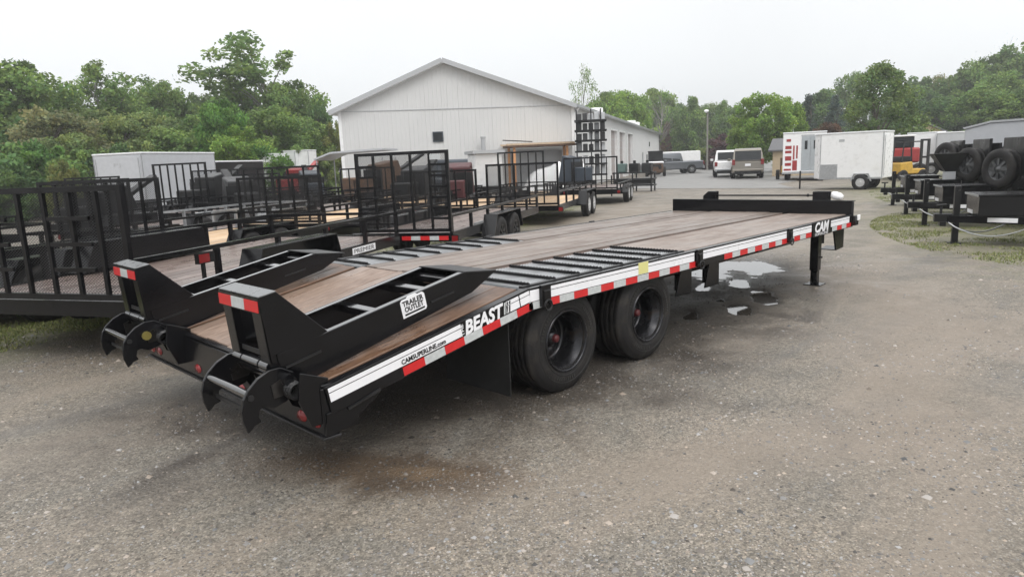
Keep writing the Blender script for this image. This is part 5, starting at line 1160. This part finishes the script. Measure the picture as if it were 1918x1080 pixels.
#TREES
# ================================================================== TREES
def crown(seed, nc, nl, leaf, shape='round', top=1.0, base=.12, hollow=.55, lum=(.55, 1.35)):
    r = np.random.default_rng(seed); C = []
    while len(C) < nc:
        u = r.uniform(-1, 1, 3)
        if shape == 'round':
            d = np.linalg.norm(u)
            if d > 1 or d < hollow*r.uniform(0, 1): continue
            z = .5+.5*u[2]; k = (1.0 if z > .35 else .75+z*.7); p = (u[0]*.42*k, u[1]*.42*k, base+(top-base)*z)
        elif shape == 'oak':
            z = r.uniform(0, 1); rad = .46*math.sqrt(max(0, 1-z**1.5))*(.7+.3*min(1, z*4)); a = r.uniform(0, 6.28); q = math.sqrt(r.uniform(.1, 1))*rad; p = (q*math.cos(a), q*math.sin(a), base+(top-base)*z)
        elif shape == 'airy':
            a = r.uniform(0, 6.28); z = r.uniform(0, 1)**.8; lobe = int(r.integers(0, 5)); la = lobe*1.256+seed; q = .20*r.uniform(0, 1)
            lz = .35+.13*lobe; p = (math.cos(la)*.20*(1-.5*(lobe/4))+q*math.cos(a), math.sin(la)*.20*(1-.5*(lobe/4))+q*math.sin(a), min(top, lz+r.uniform(-.16, .16)))
        elif shape == 'cone':
            z = r.uniform(0, 1)**1.3; rad = .34*(1-z)+.02; a = r.uniform(0, 6.28); q = rad*math.sqrt(r.uniform(.35, 1)); p = (q*math.cos(a), q*math.sin(a), base+(top-base)*z-q*.12)
        elif shape == 'bush':
            d = np.linalg.norm(u)
            if d > 1: continue
            p = (u[0]*.55, u[1]*.55, .02+.95*abs(u[2]))
        C.append(p)
    C = np.array(C); rad = {'round': .105, 'oak': .085, 'airy': .075, 'cone': .06, 'bush': .15}[shape]
    cr = rad*r.uniform(.6, 1.3, nc)
    n = nc*nl; ci = np.repeat(np.arange(nc), nl)
    d = r.normal(size=(n, 3)); d /= np.linalg.norm(d, axis=1)[:, None]
    off = d*(cr[ci]*r.uniform(.35, 1.08, n)**.7)[:, None]; off[:, 2] *= .72
    p = C[ci]+off
    s = leaf*r.uniform(.6, 1.35, n)
    t1 = r.normal(size=(n, 3)); t1[:, 2] *= .6; t1 /= np.linalg.norm(t1, axis=1)[:, None]
    t2 = np.cross(t1, d+r.normal(size=(n, 3))*.6); t2 /= np.linalg.norm(t2, axis=1)[:, None]
    if shape == 'cone': t1[:, 2] -= .3
    a, b_ = t1*s[:, None], t2*s[:, None]*.62
    v = np.stack([p-a, p-b_*.9+a*.1, p+a, p+b_], 1).reshape(-1, 3); v[:, 2] = np.maximum(v[:, 2], .0)
    cl = r.uniform(.72, 1.28, nc)[ci]; g = cl*r.uniform(lum[0], lum[1], n); y = r.uniform(-.12, .22, n)+r.uniform(-.12, .12, nc)[ci]
    t = np.stack([g*(1+y), g*(1+y*.3), g*(1-y*.4)], -1); t = np.repeat(t, 4, 0)
    return npmesh('crown', v, np.arange(4*n).reshape(-1, 4), M['leaf'], t), C
def trunk(C, seed, m, r0=.022, split=.35, nl=14, thin=1.0):
    r = np.random.default_rng(seed+50); mb = MB(); top = C[:, 2].max()*.88
    pts = [Vector((0, 0, -.02))]; k = 5
    for i in range(1, k+1): pts.append(Vector((r.normal()*.012*i, r.normal()*.012*i, top*i/k)))
    for i in range(k): mb.tube(pts[i], pts[i+1], r0*(1-i/k*.8), 7, r0*(1-(i+1)/k*.8), caps=False)
    for j in r.choice(len(C), min(nl, len(C)), replace=False):
        c = Vector(C[j]); z = max(split*top, c.z-.12-math.hypot(c.x, c.y)*.7); f = min(.99, z/top)*k; i = int(f); a = pts[i].lerp(pts[min(i+1, k)], f-i)
        mid = a.lerp(c, .5)+Vector((0, 0, .02)); mb.tube(a, mid, r0*.38*thin, 5, r0*.24*thin, caps=False); mb.tube(mid, c, r0*.24*thin, 5, r0*.08*thin, caps=False)
    return mb.mesh('trunk', m)
VAR = {}
def variant(key, seed, nc, nl, leaf, shape, base, bark='bark', **kw):
    tk = {k: kw.pop(k) for k in ('r0', 'split', 'nl_', 'thin') if k in kw}
    if 'nl_' in tk: tk['nl'] = tk.pop('nl_')
    me, C = crown(seed, nc, nl, leaf, shape, base=base, **kw); VAR[key] = (me, trunk(C, seed, M[bark], **tk))
for i in range(4): variant('round%d' % i, 11+i, 95, 175, .0175, 'round', .10+.03*(i % 2))
variant('oak0', 31, 150, 110, .014, 'oak', .12); variant('oak1', 32, 120, 110, .016, 'oak', .08)
variant('airy0', 42, 62, 95, .013, 'airy', .3, bark='barkpale', r0=.016, nl_=30); variant('airy1', 47, 70, 90, .014, 'airy', .3, bark='barkpale', r0=.016, nl_=30)
variant('cone0', 51, 190, 60, .013, 'cone', .03, nl_=20); variant('cone1', 52, 170, 60, .014, 'cone', .03, nl_=20)
variant('bush0', 61, 46, 170, .034, 'bush', 0, nl_=8); variant('bush1', 62, 46, 170, .032, 'bush', 0, nl_=8)
variant('thin0', 71, 40, 34, .015, 'round', .42, bark='barkpale', r0=.013, nl_=40, thin=.9)
variant('bare0', 81, 46, 3, .006, 'round', .35, bark='barkpale', r0=.013, nl_=46, thin=.55)
G_ = dict(mid=(.150, .240, .066), bright=(.195, .310, .060), dark=(.105, .185, .060), olive=(.175, .235, .080), brownish=(.205, .225, .105), blue=(.095, .130, .110), copper=(.130, .078, .048), purple=(.085, .045, .048), yellow=(.19, .22, .07), pale=(.185, .265, .110), deep=(.110, .230, .050), oak=(.150, .230, .075))
def tree(var, tint, px, top_y, wpx, dist, label, group=None, base_z=0, cat='tree', name='tree'):
    p = at(px, top_y, dist); H = p.z-base_z; dep = dist*math.cos(math.atan((px-959)/FPX)); Wd = wpx/FPX*dep
    t = thing(name, label, cat, (p.x, p.y, base_z), random.uniform(0, 6.28), group)
    cr_, tr = VAR[var]; wn = {'r': .95, 'o': .98, 'a': .62, 'c': .72, 'b': 1.25, 't': .95}[var[0]]
    if var.startswith('bare'): wn = .9
    k = Wd/wn; c = link(cr_, 'crown', t, sc=(k, k, H/1.03)); jit = random.uniform(.9, 1.1); c.color = tuple(v*jit for v in G_[tint])+(1,)
    link(tr, 'trunk', t, sc=(k, k, H/1.03)); return t
GL = 'trees of the dense wood edge at the left'; GR = 'trees of the ridge at the right'; GM = 'trees beyond the lane in the middle'
tree('round0', 'mid', 25, 112, 230, 56, 'broad green tree at the far left edge of the picture')
tree('round1', 'mid', -90, 140, 240, 54, 'green tree cut by the left edge, behind the broad one')
tree('round2', 'brownish', 95, 200, 190, 46, 'brownish-green flowering tree low at the left edge', None)
tree('airy0', 'mid', 172, 108, 150, 60, 'airy grey-green tree rising above the left wood edge near the corner')
tree('round3', 'olive', 160, 200, 170, 50, 'olive tree below the airy one at left')
LBL_GL = ['green tree in the left wood, right of the airy grey-green one', 'airy olive-green crown poking up mid-way along the left wood', 'broad green tree above the left end of the grey enclosed trailer', 'pale green tree above the right part of the grey enclosed trailer', 'thin airy crown between the two middle treetops of the left wood', 'pale green tree just left of the vivid maple', 'low olive tree above the roof corner of the grey enclosed trailer', 'low green tree behind the roof of the grey enclosed trailer', 'low olive tree left of the grey enclosed trailer']
for i, (v, tn, px, ty, wp, d) in enumerate((('round1', 'mid', 235, 172, 140, 60), ('airy1', 'mid', 250, 142, 110, 64), ('round0', 'mid', 300, 155, 120, 62), ('round3', 'pale', 345, 165, 110, 64), ('airy0', 'mid', 318, 148, 110, 66), ('round2', 'pale', 388, 172, 100, 64), ('round1', 'olive', 270, 205, 150, 50), ('round3', 'mid', 345, 212, 140, 50), ('round2', 'olive', 215, 215, 140, 48))):
    tree(v, tn, px, ty, wp, d, LBL_GL[i], GL)
tree('round0', 'deep', 412, 185, 105, 44, 'vivid green maple in front of the left wood, above the black enclosed trailer')
tree('round3', 'bright', 445, 232, 120, 42, 'bright green maple, lower twin beside the vivid one')
tree('airy1', 'mid', 470, 68, 215, 62, 'tallest airy tree left of the building, crown open to the sky')
tree('round1', 'mid', 462, 165, 120, 64, 'full green tree under the tallest airy tree')
tree('round0', 'mid', 545, 150, 150, 60, 'green tree sloping down towards the building')
tree('round2', 'mid', 500, 195, 150, 48, 'dark green round tree between maple and building')
tree('round2', 'dark', 590, 190, 70, 58, 'dark narrow tree close to the left eave')
tree('round3', 'yellow', 622, 225, 62, 52, 'yellow-green small tree touching the left eave')
for v, tn, px, ty, wp, d, lb in (('round1', 'mid', 110, 165, 130, 62, 'green tree between the far left tree and the airy grey-green one'), ('round3', 'mid', 205, 160, 110, 63, 'green tree tucked right behind the airy grey-green crown'), ('round0', 'pale', 275, 175, 120, 66, 'pale green tree behind the middle of the left wood'), ('round2', 'mid', 400, 195, 120, 60, 'green tree behind the vivid maple'), ('round1', 'dark', 430, 225, 130, 56, 'dark green tree filling behind the twin maples'), ('round3', 'dark', 60, 215, 150, 50, 'dark green tree low at the far left'), ('round0', 'mid', 330, 235, 150, 47, 'green low tree left of the vivid maple'), ('round1', 'olive', 130, 245, 150, 44, 'olive low tree at far left above the gates'), ('round2', 'mid', 560, 215, 130, 52, 'green low tree between the two van bodies and the eave')):
    tree(v, tn, px, ty, wp, d, lb)
GBu = 'undergrowth shrubs along the left wood edge'
for i, (px, ty, wp, d, tn) in enumerate(((-20, 250, 170, 38, 'dark'), (60, 245, 150, 40, 'deep'), (130, 268, 120, 38, 'mid'), (190, 255, 130, 41, 'dark'), (250, 250, 120, 43, 'olive'), (310, 262, 120, 44, 'mid'), (370, 255, 110, 45, 'deep'), (480, 262, 130, 42, 'deep'), (545, 262, 110, 46, 'mid'), (600, 270, 80, 48, 'olive'), (110, 295, 80, 34, 'yellow'), (20, 300, 130, 36, 'dark'))):
    tree(('bush0', 'bush1')[i % 2], tn, px, ty, wp, d, 'green undergrowth shrub '+('cut by the left edge of the picture', 'second from the left edge', 'under the olive tree', 'left of the grey enclosed trailer', 'behind the rear of the grey enclosed trailer', 'behind the middle of the grey enclosed trailer', 'behind the front of the grey enclosed trailer', 'under the vivid maple, right side', 'behind the white van bodies', 'beside the left eave', 'with yellow tips above the far left gates', 'low behind the far left white car')[i], GBu, cat='shrub', name='shrub')
# right side, middle
tree('thin0', 'pale', 1092, 118, 66, 88, 'thin sparse tree standing above the building roof')
tree('bare0', 'pale', 1235, 148, 110, 96, 'half-bare branching tree above the middle tree line')
LBL_GM = ['green tree immediately right of the thin sparse tree', 'bright green tree over the middle of the long roof', 'farther green tree peeping between the two over the long roof', 'green tree left of the light pole', 'pale tree directly behind the light pole', 'pale distant tree left of the light pole top', 'small distant tree left of the bright maples', 'narrow distant oak between light pole and maples', 'dark green tree right of the roof end']
for i, (v, tn, px, ty, wp, d) in enumerate((('round0', 'mid', 1135, 172, 100, 88), ('round1', 'bright', 1175, 165, 100, 84), ('round2', 'mid', 1150, 168, 90, 95), ('round3', 'mid', 1290, 178, 80, 98), ('round2', 'pale', 1335, 192, 90, 110), ('round0', 'pale', 1305, 196, 90, 112), ('round1', 'mid', 1375, 196, 70, 100), ('oak1', 'mid', 1355, 188, 60, 105), ('round3', 'dark', 1260, 190, 80, 112))):
    tree(v, tn, px, ty, wp, d, LBL_GM[i], GM)
tree('round0', 'bright', 1225, 165, 105, 112, 'bright green round tree directly right of the roof end')
tree('cone1', 'copper', 1250, 226, 46, 104, 'copper-brown tree at the far end of the building')
tree('bush0', 'purple', 1352, 246, 72, 78, 'dark purple-leaved shrub tree behind the white pickup', cat='tree')
for px, ty, wp, d, tn in ((1290, 252, 90, 100, 'mid'), (1330, 270, 90, 84, 'olive'), (1305, 275, 100, 98, 'mid'), (1395, 262, 70, 74, 'dark')):
    tree('bush1', tn, px, ty, wp, d, {1290: 'low green bush above the grey pickup truck', 1330: 'low olive bush at the foot of the light pole', 1305: 'low green bush behind the long white van', 1395: 'dark low bush above the beige vehicle'}[px], 'low bushes at the end of the lane', cat='shrub', name='shrub')
tree('round1', 'bright', 1425, 170, 115, 60, 'bright yellow-green maple left of the ambulance body')
tree('round2', 'bright', 1470, 178, 90, 64, 'bright green maple, right twin behind the tan shed')
tree('oak0', 'bright', 1400, 215, 90, 60, 'low bright green tree behind the beige vehicle')
tree('cone0', 'blue', 1515, 176, 70, 68, 'blue-grey spruce behind the ambulance body, left one')
tree('cone1', 'blue', 1565, 176, 74, 68, 'blue-grey spruce behind the cargo trailer, right one')
tree('round3', 'dark', 1535, 165, 100, 90, 'dark green tree behind the two spruces')
tree('round0', 'copper', 1552, 228, 62, 62, 'dark reddish tree between the two spruces')
tree('oak0', 'oak', 1655, 120, 178, 52, 'large spreading pin oak above the white cargo trailer')
LBL_GR = ['distant ridge tree left of the pin oak top', 'distant small ridge tree above the spruces', 'dark ridge tree right of the pin oak', 'distant ridge tree behind the right side of the pin oak', 'brownish tree in the dip of the right ridge', 'green ridge tree right of the brownish one', 'tall ridge tree left of the bare treetop', 'highest ridge tree under the bare treetop', 'ridge tree cut by the right edge of the picture', 'dark tree above the tan house', 'broad oak above the nose of the grey gooseneck trailer', 'green tree low at the right edge above the gooseneck roof', 'dark tree between pin oak and tan house', 'green tree low and mostly cut off by the right edge', 'middle-distance tree right of the broad oak on the ridge']
for i, (v, tn, px, ty, wp, d) in enumerate((('round1', 'mid', 1600, 130, 90, 110), ('round2', 'mid', 1545, 165, 80, 115), ('round0', 'dark', 1700, 155, 120, 105), ('round3', 'mid', 1715, 140, 110, 110), ('round2', 'brownish', 1765, 138, 80, 112), ('round1', 'mid', 1800, 132, 120, 108), ('round0', 'mid', 1850, 105, 130, 106), ('round3', 'mid', 1905, 82, 150, 108), ('round2', 'mid', 1965, 72, 160, 108), ('round1', 'dark', 1765, 178, 130, 84), ('oak1', 'mid', 1835, 160, 150, 80), ('round0', 'mid', 1905, 165, 150, 76), ('round3', 'dark', 1725, 205, 110, 86), ('round1', 'mid', 2010, 120, 200, 80), ('round2', 'mid', 1880, 130, 120, 90))):
    tree(v, tn, px, ty, wp, d, LBL_GR[i], GR)
tree('bare0', 'pale', 1885, 52, 110, 112, 'bare leafless treetop above the right ridge')
tree('bush1', 'dark', 1810, 232, 120, 66, 'dark green shrub behind the grey gooseneck trailer', cat='shrub', name='shrub')
tree('bush0', 'dark', 1610, 232, 130, 70, 'dark undergrowth shrub under the pin oak', cat='shrub', name='shrub')
tree('bush1', 'dark', 1490, 250, 90, 72, 'dark shrub between the tan shed and the spruces', cat='shrub', name='shrub')
